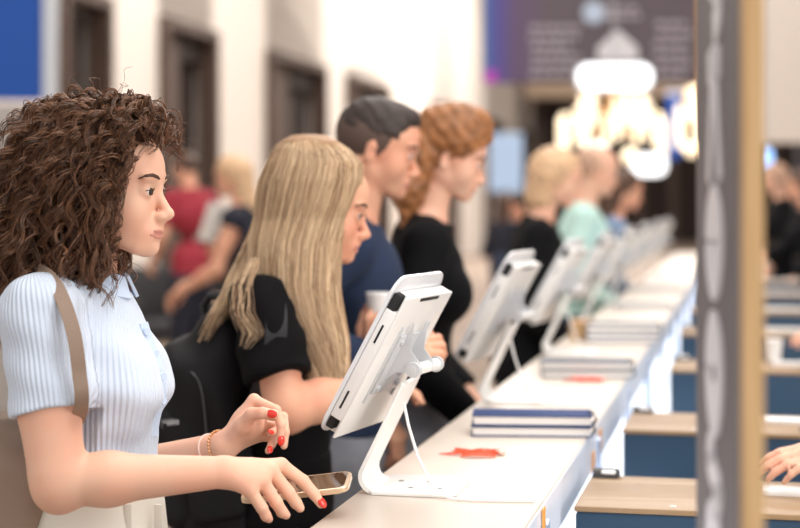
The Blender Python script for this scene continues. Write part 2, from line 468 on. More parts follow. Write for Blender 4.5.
MB().box((0, 0, 0.7), (0.62, 0.06, 1.1), bev=0.01).build('screen_panel', mat('screen_blue', srgb(150, 170, 195), 0.4, emis=srgb(150, 172, 200), estr=0.5), t)
MB().cyl((0, 0, -1.58+0.0), (0, 0, 0.2), 0.04).box((0, 0, -1.56), (0.5, 0.4, 0.04)).build('stand', M_black, t)
# blue board on the left
t = thing('blue_information_board', 'blue board in a silver frame above grey panel at the left', 'board', (-3.28, 12.0, 0))
MB().box((0, 0, 3.28), (1.22, 0.05, 1.9), bev=0.004).build('blue_face', M_blueb, t)
m = MB().box((0.66, 0, 2.15), (0.1, 0.09, 4.3)).box((-0.66, 0, 2.15), (0.1, 0.09, 4.3)).box((0, 0, 4.26), (1.3, 0.09, 0.1))
m.build('silver_frame', M_alu, t)
MB().box((0, 0, 1.15), (1.22, 0.05, 2.3)).build('grey_panel', M_greyp, t)

# lounge furniture in the middle distance
M_leather = mat('dark_leather', srgb(40, 38, 40), 0.5, bump=0.1)
M_tanw = mat('tan_wood', srgb(176, 136, 108), 0.5, noise=0.15, nscale=8)
def armchair(px, Y, rz, label):
    p = P(px, 300, Y); t = thing('lounge_chair', label, 'chair', (p.x, Y, 0), rz)
    MB().box((0, 0, 0.33), (0.66, 0.62, 0.2), bev=0.05).build('seat', M_leather, t, True)
    MB().box((0, 0.32, 0.62), (0.7, 0.14, 0.62), (-0.15, 0, 0), bev=0.05).build('backrest', M_leather, t, True)
    for s in (-1, 1):
        MB().box((s*0.38, 0, 0.46), (0.1, 0.66, 0.34), bev=0.04).build('armrest', M_leather, t, True)
        for q in (-1, 1): MB().cyl((s*0.3, q*0.26, 0.24), (s*0.33, q*0.3, 0), 0.022, 0.014).build('leg', M_tanw, t, True)
    return t
armchair(165, 15.5, 0.5, 'dark lounge chair on the carpet behind the curly-haired woman')
armchair(228, 21.0, -0.6, 'dark lounge chair farther back by the left wall doors')
t = thing('coffee_table', 'round tan wooden table beside the dark lounge chair', 'table', (P(205, 300, 18).x, 18.0, 0))
MB().cyl((0, 0, 0.42), (0, 0, 0.47), 0.55, n=32).build('tabletop', M_tanw, t, True)
for k in range(3): MB().cyl((0.2*math.cos(k*2.1), 0.2*math.sin(k*2.1), 0.43), (0.42*math.cos(k*2.1), 0.42*math.sin(k*2.1), 0), 0.025, 0.018).build('leg', M_tanw, t, True)

# ================================================================== THE COUNTER
M_top = mat('counter_laminate', srgb(218, 206, 194), 0.35, noise=0.015, nscale=4, spec=0.4)
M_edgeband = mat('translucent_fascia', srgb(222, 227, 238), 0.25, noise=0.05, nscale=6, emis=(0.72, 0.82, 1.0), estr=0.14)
M_led = mat('lit_acrylic', (0.93, 0.96, 1.0), 0.3, emis=(0.86, 0.92, 1.0), estr=1.1)
M_leg = mat('counter_carcass', srgb(225, 222, 220), 0.5)
CZ = 1.08; CW = 0.321
O0 = Vector((-0.1387, 2.439, 0))      # a point of the counter's left edge
def cpt(u, v=0.0, z=CZ): p = O0+U*u+V*v; return Vector((p.x, p.y, z))   # u metres along, v across from the left edge
ct = thing('registration_counter', 'long narrow cream-white counter with glowing bluish side facing the printers', 'counter', (O0.x, O0.y, 0), ROT)
seam = 0.30      # panel joint just in front of the first tablet stand's foot
us = [-0.9, seam, seam+1.25*3, seam+1.25*6, seam+1.25*10]
for a, b in zip(us[:-1], us[1:]):
    MB().box((CW/2, (a+b)/2, CZ-0.015), (CW, b-a-0.004, 0.03), bev=0.003).build('countertop', M_top, ct, True)
L0, L1 = us[0], us[-1]
MB().box((CW/2-0.01, (L0+L1)/2, (CZ-0.035)/2), (CW-0.07, L1-L0-0.02, CZ-0.035)).build('carcass', M_leg, ct)
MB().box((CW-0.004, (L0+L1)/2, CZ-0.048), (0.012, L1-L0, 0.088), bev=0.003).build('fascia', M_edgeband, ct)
m = MB()
for k in range(10):
    a = L0+0.02+k*(L1-L0)/10; m.box((CW-0.022, a+(L1-L0)/20, 0.60), (0.01, (L1-L0)/10-0.03, 0.76))
m.build('lit_panel', M_led, ct)
M_ps = mat('pale_steel', srgb(190, 204, 230), 0.3, metal=0.3)
for k in range(14): MB().box((CW-0.002, L0+0.3+k*0.95, 0.93), (0.02, 0.02, 0.24), (0.35, 0, 0)).build('brace', M_ps, ct)
# orange light reflections on the counter side, painted as small flat tabs
M_or = mat('orange_light_paint', srgb(250, 176, 84), 0.5)
for lb, (px, py, ww) in zip(('upper painted orange light spot on the counter side beside the nearest notebooks', 'lower painted orange light spot on the counter side above the nearest printer', 'painted orange light spot low at the near end of the counter side'), ((600, 440, 0.04), (593, 463, 0.035), (543, 523, 0.03))):
    # intersect the ray with the fascia plane
    n0 = O0+V*(CW+0.004); dx = (px-400)/F
    Yh = (n0.x-n0.y*0.2175)/(dx-0.2175); z = CAMZ-(py-200)/F*Yh
    t = MB().box((0, 0, 0), (0.002, ww, 0.05), (0, 0, 0), bev=0.0005).box((0, ww*0.35, -0.012), (0.002, ww*0.35, 0.03)).build('painted_light_spot', M_or)
    t.location = (dx*Yh+0.0015, Yh, z); t.rotation_euler = (0, 0, ROT); tag(t, lb, 'tape', 'painted orange light spots')

# ------------------------------------------------------------------ tablet stands
M_metal = mat('white_powder_coat', srgb(243, 242, 240), 0.38, coat=0.15, bump=0.02, bscale=400)
M_metal2 = mat('white_glossy_rim', srgb(236, 238, 242), 0.2, coat=0.4)
M_slot = mat('slot_black', srgb(30, 30, 32), 0.6)
M_screen = mat('screen_glass', srgb(60, 62, 70), 0.08, emis=(0.8, 0.88, 1.0), estr=0.6)
M_bracket = mat('pale_grey_bracket', srgb(214, 216, 220), 0.35, metal=0.15)
WA = math.radians(8.7)
Wd = Vector((math.sin(WA), math.cos(WA), 0)); Vt = Vector((math.cos(WA), -math.sin(WA), 0))
TA = math.radians(61.0)
Tv = Vt*math.cos(TA)+Vector((0, 0, 1))*math.sin(TA)      # up the slope
Nf = -Vt*math.sin(TA)+Vector((0, 0, 1))*math.cos(TA)     # out of the screen, towards the visitor
TW, TL = 0.235, 0.300
corner = Vector((-0.066, -0.050, 0.107))
def tabM():  # local x across, y up the slope, z out of the screen, origin at the centre of the front face
    c = corner+Wd*TW/2+Tv*TL/2
    return Matrix(((Wd.x, Tv.x, Nf.x, c.x), (Wd.y, Tv.y, Nf.y, c.y), (Wd.z, Tv.z, Nf.z, c.z), (0, 0, 0, 1)))
def make_stand(label):
    t = thing('tablet_stand', label, 'tablet stand', (0, 0, 0), 0, 'white tablet stands along the counter')
    # base and arm: one folded strip
    SWd = 0.13; th = 0.007; y0, y1 = 0.0, SWd
    prof = []
    R0 = 0.026; ang = math.radians(64)
    hinge = Vector((0.098, 0.215))
    # centre line: base right -> bend at left -> up the arm
    cl = [(0.155, 0.0035)]
    cxx, czz = R0, R0+0.0035
    for k in range(13):
        a = -PI/2-(PI-ang)*k/12; cl.append((cxx+R0*math.cos(a), czz+R0*math.sin(a)))
    last = Vector(cl[-1]); cl.append((last.x+math.cos(ang)*0.165, last.y+math.sin(ang)*0.165))
    left = []; right = []
    for i, p in enumerate(cl):
        q0 = Vector(cl[max(i-1, 0)]); q1 = Vector(cl[min(i+1, len(cl)-1)]); d = (q1-q0).normalized(); n_ = Vector((-d.y, d.x))
        left.append(Vector(p)+n_*th/2); right.append(Vector(p)-n_*th/2)
    poly = [tuple(v) for v in left]+[tuple(v) for v in right[::-1]]
    Mx = Matrix(((1, 0, 0, 0), (0, 0, -1, y1), (0, 1, 0, 0), (0, 0, 0, 1)))   # local (x, z, -y)
    base = MB().prism(poly, 0, SWd, Mx, bev=0.002).build('folded_arm', M_metal, t, True)
    MB().prism([(0.022, -0.008), (0.15, -0.008), (0.165, 0.012), (0.165, 0.15), (0.15, 0.172), (0.022, 0.172), (0.012, 0.16), (0.012, 0.004)], 0.0002, 0.0072, None, bev=0.002).build('base_plate', M_metal, t, True)
    for x, y in ((0.08, 0.04), (0.1, 0.1), (0.13, 0.04), (0.05, 0.1)): MB().cyl((x, y, 0.0068), (x, y, 0.0078), 0.005, n=12).build('screw_head', mat('hole_grey', srgb(110, 106, 104), 0.6) if 'hole_grey' not in bpy.data.materials else bpy.data.materials['hole_grey'], t, True)
    TM = tabM()
    # rounded front plate with the screen
    MB().prism(rrect(TW, TL+0.0, 0.030, 8), -0.006, 0.0, TM @ Matrix.Translation((0, 0.006, 0)), bev=0.0018).build('front_bezel', M_metal2, t, True)
    MB().prism(rrect(TW-0.035, TL-0.05, 0.004), 0.0002, 0.0008, TM).build('screen', M_screen, t)
    # housing behind it, with open corners where the tablet shows
    hb = MB()
    hw, hl = TW-0.006, TL-0.03
    hb.box((0, -0.004, -0.018), (hw-0.0006, hl-0.062, 0.022), bev=0.002)
    hb.box((0, -0.004, -0.0305), (hw, hl, 0.005), bev=0.002)
    hb.box((0.012, hl/2-0.02, -0.019), (hw-0.024, 0.03, 0.022), bev=0.001)
    hb.box((0.012, -hl/2+0.012, -0.019), (hw-0.024, 0.03, 0.022), bev=0.001)
    hb.build('housing', M_metal, t, True, M=TM)
    MB().box((0.0, 0, -0.014), (hw-0.004, hl-0.012, 0.013), bev=0.002).build('tablet_body', M_slot, t, True, M=TM)
    for yy in (0.055, -0.072):
        MB().box((-hw/2, yy, -0.017), (0.0012, 0.034, 0.0035)).build('side_slot', M_slot, t, M=TM)
    MB().box((0.0, 0.125, -0.0335), (0.09, 0.006, 0.001)).build('back_slot', M_slot, t, M=TM)
    # mounting plate and raised rails on the back
    mp = MB().box((0.0, 0.0, -0.036), (0.115, 0.115, 0.006), bev=0.0015)
    for sx in (-0.045, 0.045):
        for sy in (-0.045, 0.045): mp.cyl(Vector((sx, sy, -0.038)), Vector((sx, sy, -0.0425)), 0.0055, n=12)
    mp.box((-0.066, 0.0, -0.0345), (0.006, 0.15, 0.004), bev=0.001).box((0.066, 0.0, -0.0345), (0.006, 0.15, 0.004), bev=0.001)
    mp.build('mount_plate', M_bracket, t, True, M=TM)
    # curved bracket cheeks down to the hinge
    hin = TM.inverted() @ Vector((0.100, 0.065, 0.212))
    for sx in (-0.032, 0.032):
        pts = [(hin.y-0.045, -0.038), (hin.y-0.02, -0.052), (hin.y+0.0, hin.z-0.012), (hin.y+0.014, hin.z-0.004), (hin.y+0.024, -0.058), (hin.y+0.055, -0.045), (hin.y+0.07, -0.038)]
        Mc = TM @ Matrix(((0, 0, 1, sx), (1, 0, 0, 0), (0, 1, 0, 0), (0, 0, 0, 1)))
        MB().prism(pts, -0.002, 0.002, Mc).build('bracket_cheek', M_bracket, t, True)
    Hc = Vector((0.100, 0.065, 0.212))
    MB().cyl(Hc-Wd*0.052, Hc+Wd*0.052, 0.0100, n=24).build('hinge_barrel', M_metal, t, True)
    for s in (-1, 1):
        kn = MB().cyl(Hc+Wd*s*0.052, Hc+Wd*s*0.062, 0.0140, 0.013, 24).cyl(Hc+Wd*s*0.062, Hc+Wd*s*0.0638, 0.007, n=6)
        kn.build('hinge_knob', M_bracket, t, True)
    # cable
    cb = [(0.072, 0.02, 0.155), (0.084, 0.0, 0.12), (0.102, -0.01, 0.07), (0.124, -0.018, 0.03), (0.145, -0.022, 0.008), (0.165, -0.026, 0.0035), (0.20, -0.030, 0.0035), (0.26, -0.022, 0.0035), (0.30, -0.015, 0.0035)]
    MB().tube(cb, 0.0026, 8).build('cable', M_white, t, True)
    return t
labels_st = ['nearest white tablet stand, sharp and beside the phone', 'second white tablet stand, behind the nearest one and its notebooks', 'third white tablet stand along the counter, before the woman in the black blazer',
             'fourth white tablet stand along the counter, blurred', 'fifth white tablet stand along the counter, blurred', 'sixth white tablet stand along the counter, blurred', 'seventh white tablet stand, second from the far end of the counter', 'farthest white tablet stand at the end of the counter']
S0 = Vector((-0.068, 2.72, CZ))
st = make_stand(labels_st[0]); st.location = S0; st.rotation_euler = (0, 0, ROT)
for i in range(1, 8):
    dup(st, tuple(S0+U*1.25*i), ROT, labels_st[i])

# ------------------------------------------------------------------ notebooks
M_navy = mat('navy_cover', srgb(24, 54, 108), 0.75, noise=0.1, nscale=30)
M_page = mat('page_block', srgb(244, 240, 236), 0.8, bump=0.2, bscale=900)
M_grey = mat('slate_cover', srgb(70, 84, 104), 0.5, noise=0.1, nscale=30)
def make_book(m_cov, label, group, t_=0.022, w_=0.255, d_=0.115):
    t = thing('notebook', label, 'notebook', (0, 0, 0), 0, group)
    c = MB().box((0, 0, t_-0.0015), (w_, d_, 0.003), bev=0.001).box((0, 0, 0.0015), (w_, d_, 0.003), bev=0.001).box((0, d_/2-0.002, t_/2), (w_, 0.004, t_-0.004))
    c.build('cover', m_cov, t)
    MB().box((0, -0.002, t_/2), (w_-0.008, d_-0.010, t_-0.006)).build('page_block', M_page, t)
    for k in range(2):
        a = [(w_/2-0.01, -0.025+0.035*k, t_), (w_/2+0.004, -0.025+0.035*k, t_+0.002), (w_/2+0.008, -0.025+0.035*k, t_*0.5), (w_/2+0.003, -0.025+0.035*k, 0.001)]
        MB().tube(a, 0.0016, 6).build('elastic_loop', M_black, t, True)
    return t
bk0 = make_book(M_navy, 'x', 'navy notebooks on the counter'); bk1 = make_book(M_grey, 'x', 'slate notebooks on the counter')
# (pixel of the pile's front middle on the counter, list of (cover, label))
piles = [
 (528, 438.5, [(0, 'lower of the two navy notebooks beside the nearest tablet stand'), (0, 'upper of the two navy notebooks beside the nearest tablet stand')]),
 (583, 379, [(1, 'lower slate notebook of the pair beside the second tablet stand'), (1, 'upper slate notebook of the pair beside the second tablet stand')]),
 (620, 343.5, [(0, 'bottom navy notebook of the blue-edged pile beside the third tablet stand'), (0, 'middle navy notebook of the blue-edged pile beside the third tablet stand'), (1, 'top slate notebook of the blue-edged pile beside the third tablet stand')]),
 (642, 310, [(1, 'single slate notebook, second pile back from the blue-edged pile')]),
 (657, 292, [(1, 'farthest slate notebook lying on the counter')]),
]
used = {0: False, 1: False}
for px, py, items in piles:
    Y = F*0.5/(py-200.0); p = P(px, py, Y); z = CZ+0.0005
    for k, (kind, lb) in enumerate(items):
        src = bk0 if kind == 0 else bk1
        loc = (p.x+U.x*0.075+random.uniform(-0.003, 0.003), p.y+U.y*0.075, z); rz = ROT*0.35+random.uniform(-0.015, 0.015)
        if not used[kind]:
            src.location = loc; src.rotation_euler = (0, 0, rz); src['label'] = lb; used[kind] = True
        else: dup(src, loc, rz, lb)
        z += 0.0228
# red crumpled ribbons (a printed red feather-like mark lying on the top)
M_red = mat('orange_red_cord', srgb(236, 88, 48), 0.5); M_pale = mat('clear_pink', srgb(238, 190, 175), 0.4)
def red_item(px, py, s, label):
    Y = F*0.5/(py-200.0); p = P(px, py, Y)
    t = thing('red_lanyard', label, 'lanyard', (p.x, p.y, CZ), ROT*0.3, 'red lanyards lying on the counter')
    m = MB(); rnd = random.Random(3)
    for k in range(9):
        y = -0.005+0.006*k; pts = []
        x0 = -0.05+0.008*rnd.random(); x1 = 0.035+0.012*rnd.random()
        for q in range(14):
            f = q/13; pts.append((s*(x0+(x1-x0)*f), s*(y+0.008*math.sin(f*9+k)), 0.004+0.003*abs(math.sin(f*7+k*1.3))))
        m.tube(pts, 0.0017, 5)
    m.build('cord', M_red, t, True)
    m = MB(); m.ribbon([(s*-0.03, s*-0.022, 0.004), (s*-0.01, s*-0.026, 0.007), (s*0.015, s*-0.024, 0.006), (s*0.036, s*-0.020, 0.004)], (0, 0, 1), 0.013*s, 0.003)
    m.tube([(s*-0.05, 0, 0.004), (s*-0.075, s*0.004, 0.003)], [0.003, 0.0008], 6)
    m.build('strap', M_red, t, True)
    MB().box((s*0.046, s*0.012, 0.006), (0.014, 0.03, 0.006), (0, 0, 0.3), bev=0.002).build('clip', M_pale, t)
red_item(477, 456, 1.0, 'orange-red lanyard in a heap in front of the nearest notebooks')
red_item(588, 381.5, 0.95, 'thin orange-red lanyard in front of the slate notebook pair')
# little tan box between second and third stand
t = thing('tan_box', 'small tan cardboard box on the counter behind the second tablet stand', 'box', tuple(cpt(3.4, 0.07)), ROT)
MB().box((0, 0, 0.035), (0.075, 0.1, 0.07), bev=0.002).build('carton', mat('cardboard', srgb(196, 160, 116), 0.8), t); MB().box((0, 0, 0.0705), (0.02, 0.1, 0.001)).build('tape', M_pale, t)

# ------------------------------------------------------------------ badge printers beside the counter
M_taupe = mat('taupe_lid', srgb(152, 122, 88), 0.5, noise=0.04, nscale=5, coat=0.1)
M_pnavy = mat('navy_metal', srgb(34, 62, 86), 0.55, noise=0.12, nscale=4)
M_roller = mat('roller_rubber', srgb(30, 28, 30), 0.5)
PZ = 1.03
sh = thing('printer_shelf', 'low white shelf unit under the row of badge printers', 'shelf', (O0.x, O0.y, 0), ROT)
MB().box((0.72, 4.8, 0.62), (0.70, 9.4, 0.04), bev=0.004).build('shelf_board', M_leg, sh, True)
for k in range(5): MB().box((0.72, 0.15+k*2.3, 0.30), (0.66, 0.04, 0.6)).build('shelf_support', M_leg, sh)
def make_printer(label):
    t = thing('badge_printer', label, 'printer', (0, 0, 0), 0, 'badge printers beside the counter')
    W_, D_, H_ = 0.62, 0.34, PZ-0.64
    MB().box((W_/2, D_/2, (H_-0.008)/2), (W_-0.004, D_-0.004, H_-0.008), bev=0.008).build('body', M_pnavy, t, True)
    MB().box((W_/2, D_/2-0.04, H_-0.004), (W_, D_*0.76, 0.010), bev=0.002).build('lid', M_taupe, t, True)
    MB().box((W_/2, D_*0.88+0.002, H_-0.005), (W_, D_*0.22, 0.010), bev=0.002).build('rear_cover', M_taupe, t, True)
    MB().box((W_*0.28, D_*0.1, H_+0.0012), (0.012, 0.006, 0.002), bev=0.0005).build('catch', M_white, t)
    MB().box((W_*0.42, -0.001, H_-0.008), (0.01, 0.004, 0.004)).build('catch', M_white, t)
    m = MB()
    for k in range(9): m.box((W_-0.20+k*0.020, D_*0.22, H_-0.0006), (0.009, 0.075, 0.006))
    m.build('vent_slots', M_slot, t)
    MB().box((W_-0.14, D_*0.60, H_+0.006), (0.30, 0.06, 0.012), (0, 0, 0), bev=0.003).build('card_tray', M_white, t, True)
    MB().cyl((0.004, D_*0.97, H_-0.014), (0.055, D_*0.97, H_-0.014), 0.030, n=28).build('roller', M_roller, t, True)
    MB().box((0.035, D_*0.94, H_+0.004), (0.03, 0.02, 0.02), bev=0.004).build('paper_guide', M_white, t, True)
    return t
plc = [(2.87, 0.312, 'nearest badge printer with taupe lid and black roller, cut by the bottom edge'), (3.83, 0.531, 'second badge printer with taupe lid, behind the nearest one'), (5.2, 0.875, 'third badge printer, under the white cup'),
       (6.6, O0.x+(6.6-O0.y)*.2175+.385, 'fourth badge printer in the row, blurred'), (7.9, O0.x+(7.9-O0.y)*.2175+.385, 'fifth badge printer in the row, blurred'), (9.3, O0.x+(9.3-O0.y)*.2175+.385, 'sixth badge printer in the row, blurred'), (10.7, O0.x+(10.7-O0.y)*.2175+.385, 'farthest badge printer in the row')]
pr = make_printer(plc[0][2])
for i, (Y, X, lb) in enumerate(plc):
    loc = (X, Y, 0.64)
    if i == 0: pr.location = loc; pr.rotation_euler = (0, 0, ROT)
    else: dup(pr, loc, ROT, lb)
# white cup on the third printer
p = P(781, 352, 5.28)
t = thing('paper_cup', 'small white paper cup standing on the third badge printer', 'cup', (p.x, 5.40, PZ+0.001))
MB().cyl((0, 0, 0), (0, 0, 0.075), 0.026, 0.034, 28).build('cup_body', M_white, t, True)
MB().cyl((0, 0, 0.073), (0, 0, 0.079), 0.036, 0.036, 28).build('cup_rim', M_white, t, True)

# ------------------------------------------------------------------ lettered panel close to the camera
M_ply = bpy.data.materials.new('plywood_edge'); M_ply.use_nodes = True; nt = M_ply.node_tree; b = nt.nodes['Principled BSDF']; b.inputs['Roughness'].default_value = 0.7
tc = nt.nodes.new('ShaderNodeTexCoord'); mp_ = nt.nodes.new('ShaderNodeMapping'); mp_.inputs['Scale'].default_value = (160, 4, 4)
nz = nt.nodes.new('ShaderNodeTexNoise'); nz.inputs['Scale'].default_value = 1.0; nz.inputs['Detail'].default_value = 5
rp = nt.nodes.new('ShaderNodeValToRGB'); rp.color_ramp.elements[0].position = 0.3; rp.color_ramp.elements[1].position = 0.72
rp.color_ramp.elements[0].color = srgb(176, 136, 88)+(1,); rp.color_ramp.elements[1].color = srgb(224, 190, 142)+(1,)
nt.links.new(tc.outputs['Object'], mp_.inputs[0]); nt.links.new(mp_.outputs[0], nz.inputs['Vector']); nt.links.new(nz.outputs['Fac'], rp.inputs['Fac']); nt.links.new(rp.outputs[0], b.inputs['Base Color'])
M_lam = mat('grey_laminate', srgb(106, 101, 105), 0.6, noise=0.05, nscale=3)
M_let = mat('white_lettering', srgb(232, 232, 238), 0.4)
A = P(741, 200, 1.45); A.z = 0; B = P(698, 200, 1.84); B.z = 0
dirp = (B-A).normalized(); Lp = (B-A).length; rzp = math.atan2(dirp.y, dirp.x)-PI/2   # local +y along the sheet
pn = thing('lettered_panel', 'tall grey panel edge with pale lettering and a plywood side, close by', 'panel', tuple(A), rzp)
tk = 0.021
MB().box((tk/2, Lp/2, 1.3), (tk, Lp, 2.6), bev=0.001).build('plywood_core', M_ply, pn)
MB().box((-0.001, Lp/2, 1.3), (0.0018, Lp-0.001, 2.6)).build('laminate_face', M_lam, pn)
MB().box((tk/2, Lp/2, 0.01), (0.3, Lp, 0.02), bev=0.003).build('foot_plate', M_alu, pn)
# letters: rounded forms running down the face, strongly foreshortened from here
def letter(kind, py0, py1):
    Ym = 1.64; z1 = CAMZ-(py0-200)/F*Ym; z0 = CAMZ-(py1-200)/F*Ym; zc, hz = (z0+z1)/2, (z1-z0)
    m = MB(); yc = Lp*0.50; hw = Lp*0.13; x = -0.0032
    if kind == 'O':
        pts = [(x, yc+hw*math.cos(a), zc+hz/2*0.64*math.sin(a)) for a in [2*PI*k/28 for k in range(29)]]
        m.ribbon(pts, (-1, 0, 0), 0.055, 0.002)
        
    elif kind == 'S':
        pts = [(x, yc+hw*math.sin(f*2*PI), zc+hz/2*(1-2*f)) for f in [k/20 for k in range(21)]]
        m.ribbon(pts, (-1, 0, 0), 0.036, 0.002)
    elif kind == 'A':
        m.ribbon([(x, yc-hw, zc-hz/2), (x, yc-hw*0.1, zc+hz/2)], (-1, 0, 0), 0.03, 0.002)
        m.ribbon([(x, yc+hw, zc-hz/2), (x, yc+hw*0.1, zc+hz/2)], (-1, 0, 0), 0.03, 0.002)
        m.box((x, yc, zc+hz*0.38), (0.002, hw*2.0, hz*0.24))
    m.build('letter', M_let, pn)
letter('A', 48, 182); letter('O', 194, 292); letter('O', 316, 432); letter('S', 448, 502); letter('O', 512, 600); letter('S', -60, 30)
# ================================================================== PEOPLE
class Cyl:    # flat-ended cylinder from a to b
    def __init__(s, a, b, r, k=0.003, sub=False):
        s.a = V3(a); s.b = V3(b); s.r = r; s.k = k; s.sub = sub
        s.lo = np.minimum(s.a, s.b)-r; s.hi = np.maximum(s.a, s.b)+r
    def d(s, x, y, z):
        ab = s.b-s.a; L = float(np.sqrt(ab@ab)); u = ab/L
        px, py, pz = x-s.a[0], y-s.a[1], z-s.a[2]
        t = px*u[0]+py*u[1]+pz*u[2]
        rad = np.sqrt(np.maximum(px*px+py*py+pz*pz-t*t, 0))-s.r
        return np.maximum(rad, np.maximum(-t, t-L))
def lerp(a, b, t): return Vector(a)*(1-t)+Vector(b)*t
def frame(yaw=0.0, pitch=0.0, roll=0.0):
    """columns forward, left, up; pitch > 0 looks down"""
    return Matrix.Rotation(yaw, 3, 'Z') @ Matrix.Rotation(pitch, 3, 'Y') @ Matrix.Rotation(roll, 3, 'X')
def npR(R): return np.array(R, dtype=np.float32)

def skin_mat(name, c, c2):
    m = mat(name, c, 0.48, sss=0.12, bump=0.05, bscale=500)
    nt = m.node_tree; b = nt.nodes['Principled BSDF']
    tc = nt.nodes.new('ShaderNodeTexCoord'); n = nt.nodes.new('ShaderNodeTexNoise'); n.inputs['Scale'].default_value = 14; n.inputs['Detail'].default_value = 3
    r = nt.nodes.new('ShaderNodeValToRGB'); r.color_ramp.elements[0].position = 0.35; r.color_ramp.elements[1].position = 0.7
    r.color_ramp.elements[0].color = c+(1,); r.color_ramp.elements[1].color = c2+(1,)
    nt.links.new(tc.outputs['Object'], n.inputs['Vector']); nt.links.new(n.outputs['Fac'], r.inputs['Fac']); nt.links.new(r.outputs['Color'], b.inputs['Base Color'])
    b.inputs['Specular IOR Level'].default_value = 0.35
    return m
M_skin = skin_mat('skin_fair', srgb(232, 186, 160), srgb(236, 178, 152))
M_skin2 = skin_mat('skin_warm', srgb(226, 172, 142), srgb(226, 160, 132))
M_lip = mat('lip', srgb(206, 140, 124), 0.4); M_eye = mat('eye_white', srgb(235, 230, 226), 0.15, coat=0.5)
M_iris = mat('iris_brown', srgb(60, 42, 32), 0.15, coat=0.6); M_brow = mat('brow_hair', srgb(84, 60, 48), 0.8); M_nail = mat('red_nail', srgb(226, 50, 34), 0.2, coat=0.6)
M_bare = mat('bare_nail', srgb(240, 200, 186), 0.3)
def hair_mat(name, c0, c1, rough=0.38):
    m = bpy.data.materials.new(name); m.use_nodes = True; nt = m.node_tree; b = nt.nodes['Principled BSDF']
    a = nt.nodes.new('ShaderNodeAttribute'); a.attribute_name = 'rnd'
    r = nt.nodes.new('ShaderNodeValToRGB'); r.color_ramp.elements[0].color = c0+(1,); r.color_ramp.elements[1].color = c1+(1,)
    nt.links.new(a.outputs['Fac'], r.inputs['Fac']); nt.links.new(r.outputs['Color'], b.inputs['Base Color'])
    b.inputs['Roughness'].default_value = rough; b.inputs['Specular IOR Level'].default_value = 0.5
    return m

def dist1(prims, q):
    D = 1.0; x, y, z = (np.float32(v) for v in q)
    for p in prims:
        d = float(p.d(x, y, z)); k = max(p.k, 1e-5)
        if p.sub: hh = max(k-abs(D+d), 0)/k; D = max(D, -d)+hh*hh*k*.25
        else: hh = max(k-abs(D-d), 0)/k; D = min(D, d)-hh*hh*k*.25
    return D
def project(prims, q, dirn, lift=0.0, reach=.06):
    """slide q onto the surface along dirn (pointing inwards); lift it back out by lift"""
    u = Vector(dirn).normalized(); q = Vector(q)-u*reach; t = 0.0
    for _ in range(160):
        if dist1(prims, q+u*t) <= lift: break
        t += .001
    return q+u*t
def head_prims(c, R, s=1.0, male=False):
    Rn = npR(R)
    def p(x, y, z): return Vector(c)+R @ Vector((x*s, y*s, z*s))
    E = lambda q, r, k=0.015, sub=False, rot=None: Ell(p(*q), [v*s for v in r], Rn if rot is None else npR(R @ rot), k, sub)
    C = lambda a, b, ra, rb, k=0.012, sub=False: Cone(p(*a), p(*b), ra*s, rb*s, k, sub)
    L = [E((-.010, 0, .030), (.097, .074, .085)), E((.030, 0, -.012), (.056, .058, .078), .02), E((.050, 0, .035), (.040, .052, .045), .02)]
    for y in (-1, 1):
        L.append(C((-.012, y*.046, -.052), (.058, y*.022, -.090), .019, .015, .02))
        L.append(E((.048, y*.036, -.038), (.030, .025, .034), .022))            # cheek
    L.append(E((.070, 0, -.095), (.020 if not male else .023, .020, .015), .014))  # chin
    L.append(E((.066, 0, -.068), (.027, .034, .026), .016))                       # mouth mound
    L.append(C((.080, 0, .018), (.078, 0, .000), .010, .008, .014))
    for y in (-1, 1): L.append(E((.092, y*.033, -.004), (.011, .018, .010), .012, True))
    L.append(C((.081, 0, .002), (.104, 0, -.037), .0065, .0085, .010))            # nose bridge
    L.append(E((.105, 0, -.040), (.0095, .009, .0085), .006))                     # nose tip
    for y in (-1, 1): L.append(E((.094, y*.0105, -.044), (.0100, .0065, .0070), .008))
    L.append(C((.094, 0, -.046), (.0885, 0, -.062), .0060, .0070, .012))
    L.append(E((.0875, 0, -.0655), (.0085, .019, .0050), .004)); L.append(E((.0855, 0, -.0775), (.0090, .016, .0060), .004))
    L.append(C((.094, -.02, -.0715), (.094, .02, -.0715), .0016, .0016, .003, True))
    for y in (-1, 1): L.append(E((.0735, y*.0315, -.003), (.0140, .0150, .0130), .005))
    for y in (-1, 1): L.append(E((.089, y*.0325, -.0035), (.0085, .0135, .0058), .002, True))
    for y in (-1, 1):
        L.append(E((.081, y*.033, .019), (.008, .020, .006), .012))                # brow ridge
        L.append(E((-.008, y*.076, -.018), (.017, .006, .030), .006, rot=Matrix.Rotation(y*0.35, 3, 'Z')))
        L.append(E((-.004, y*.083, -.014), (.009, .005, .017), .004, True))
    return L, p
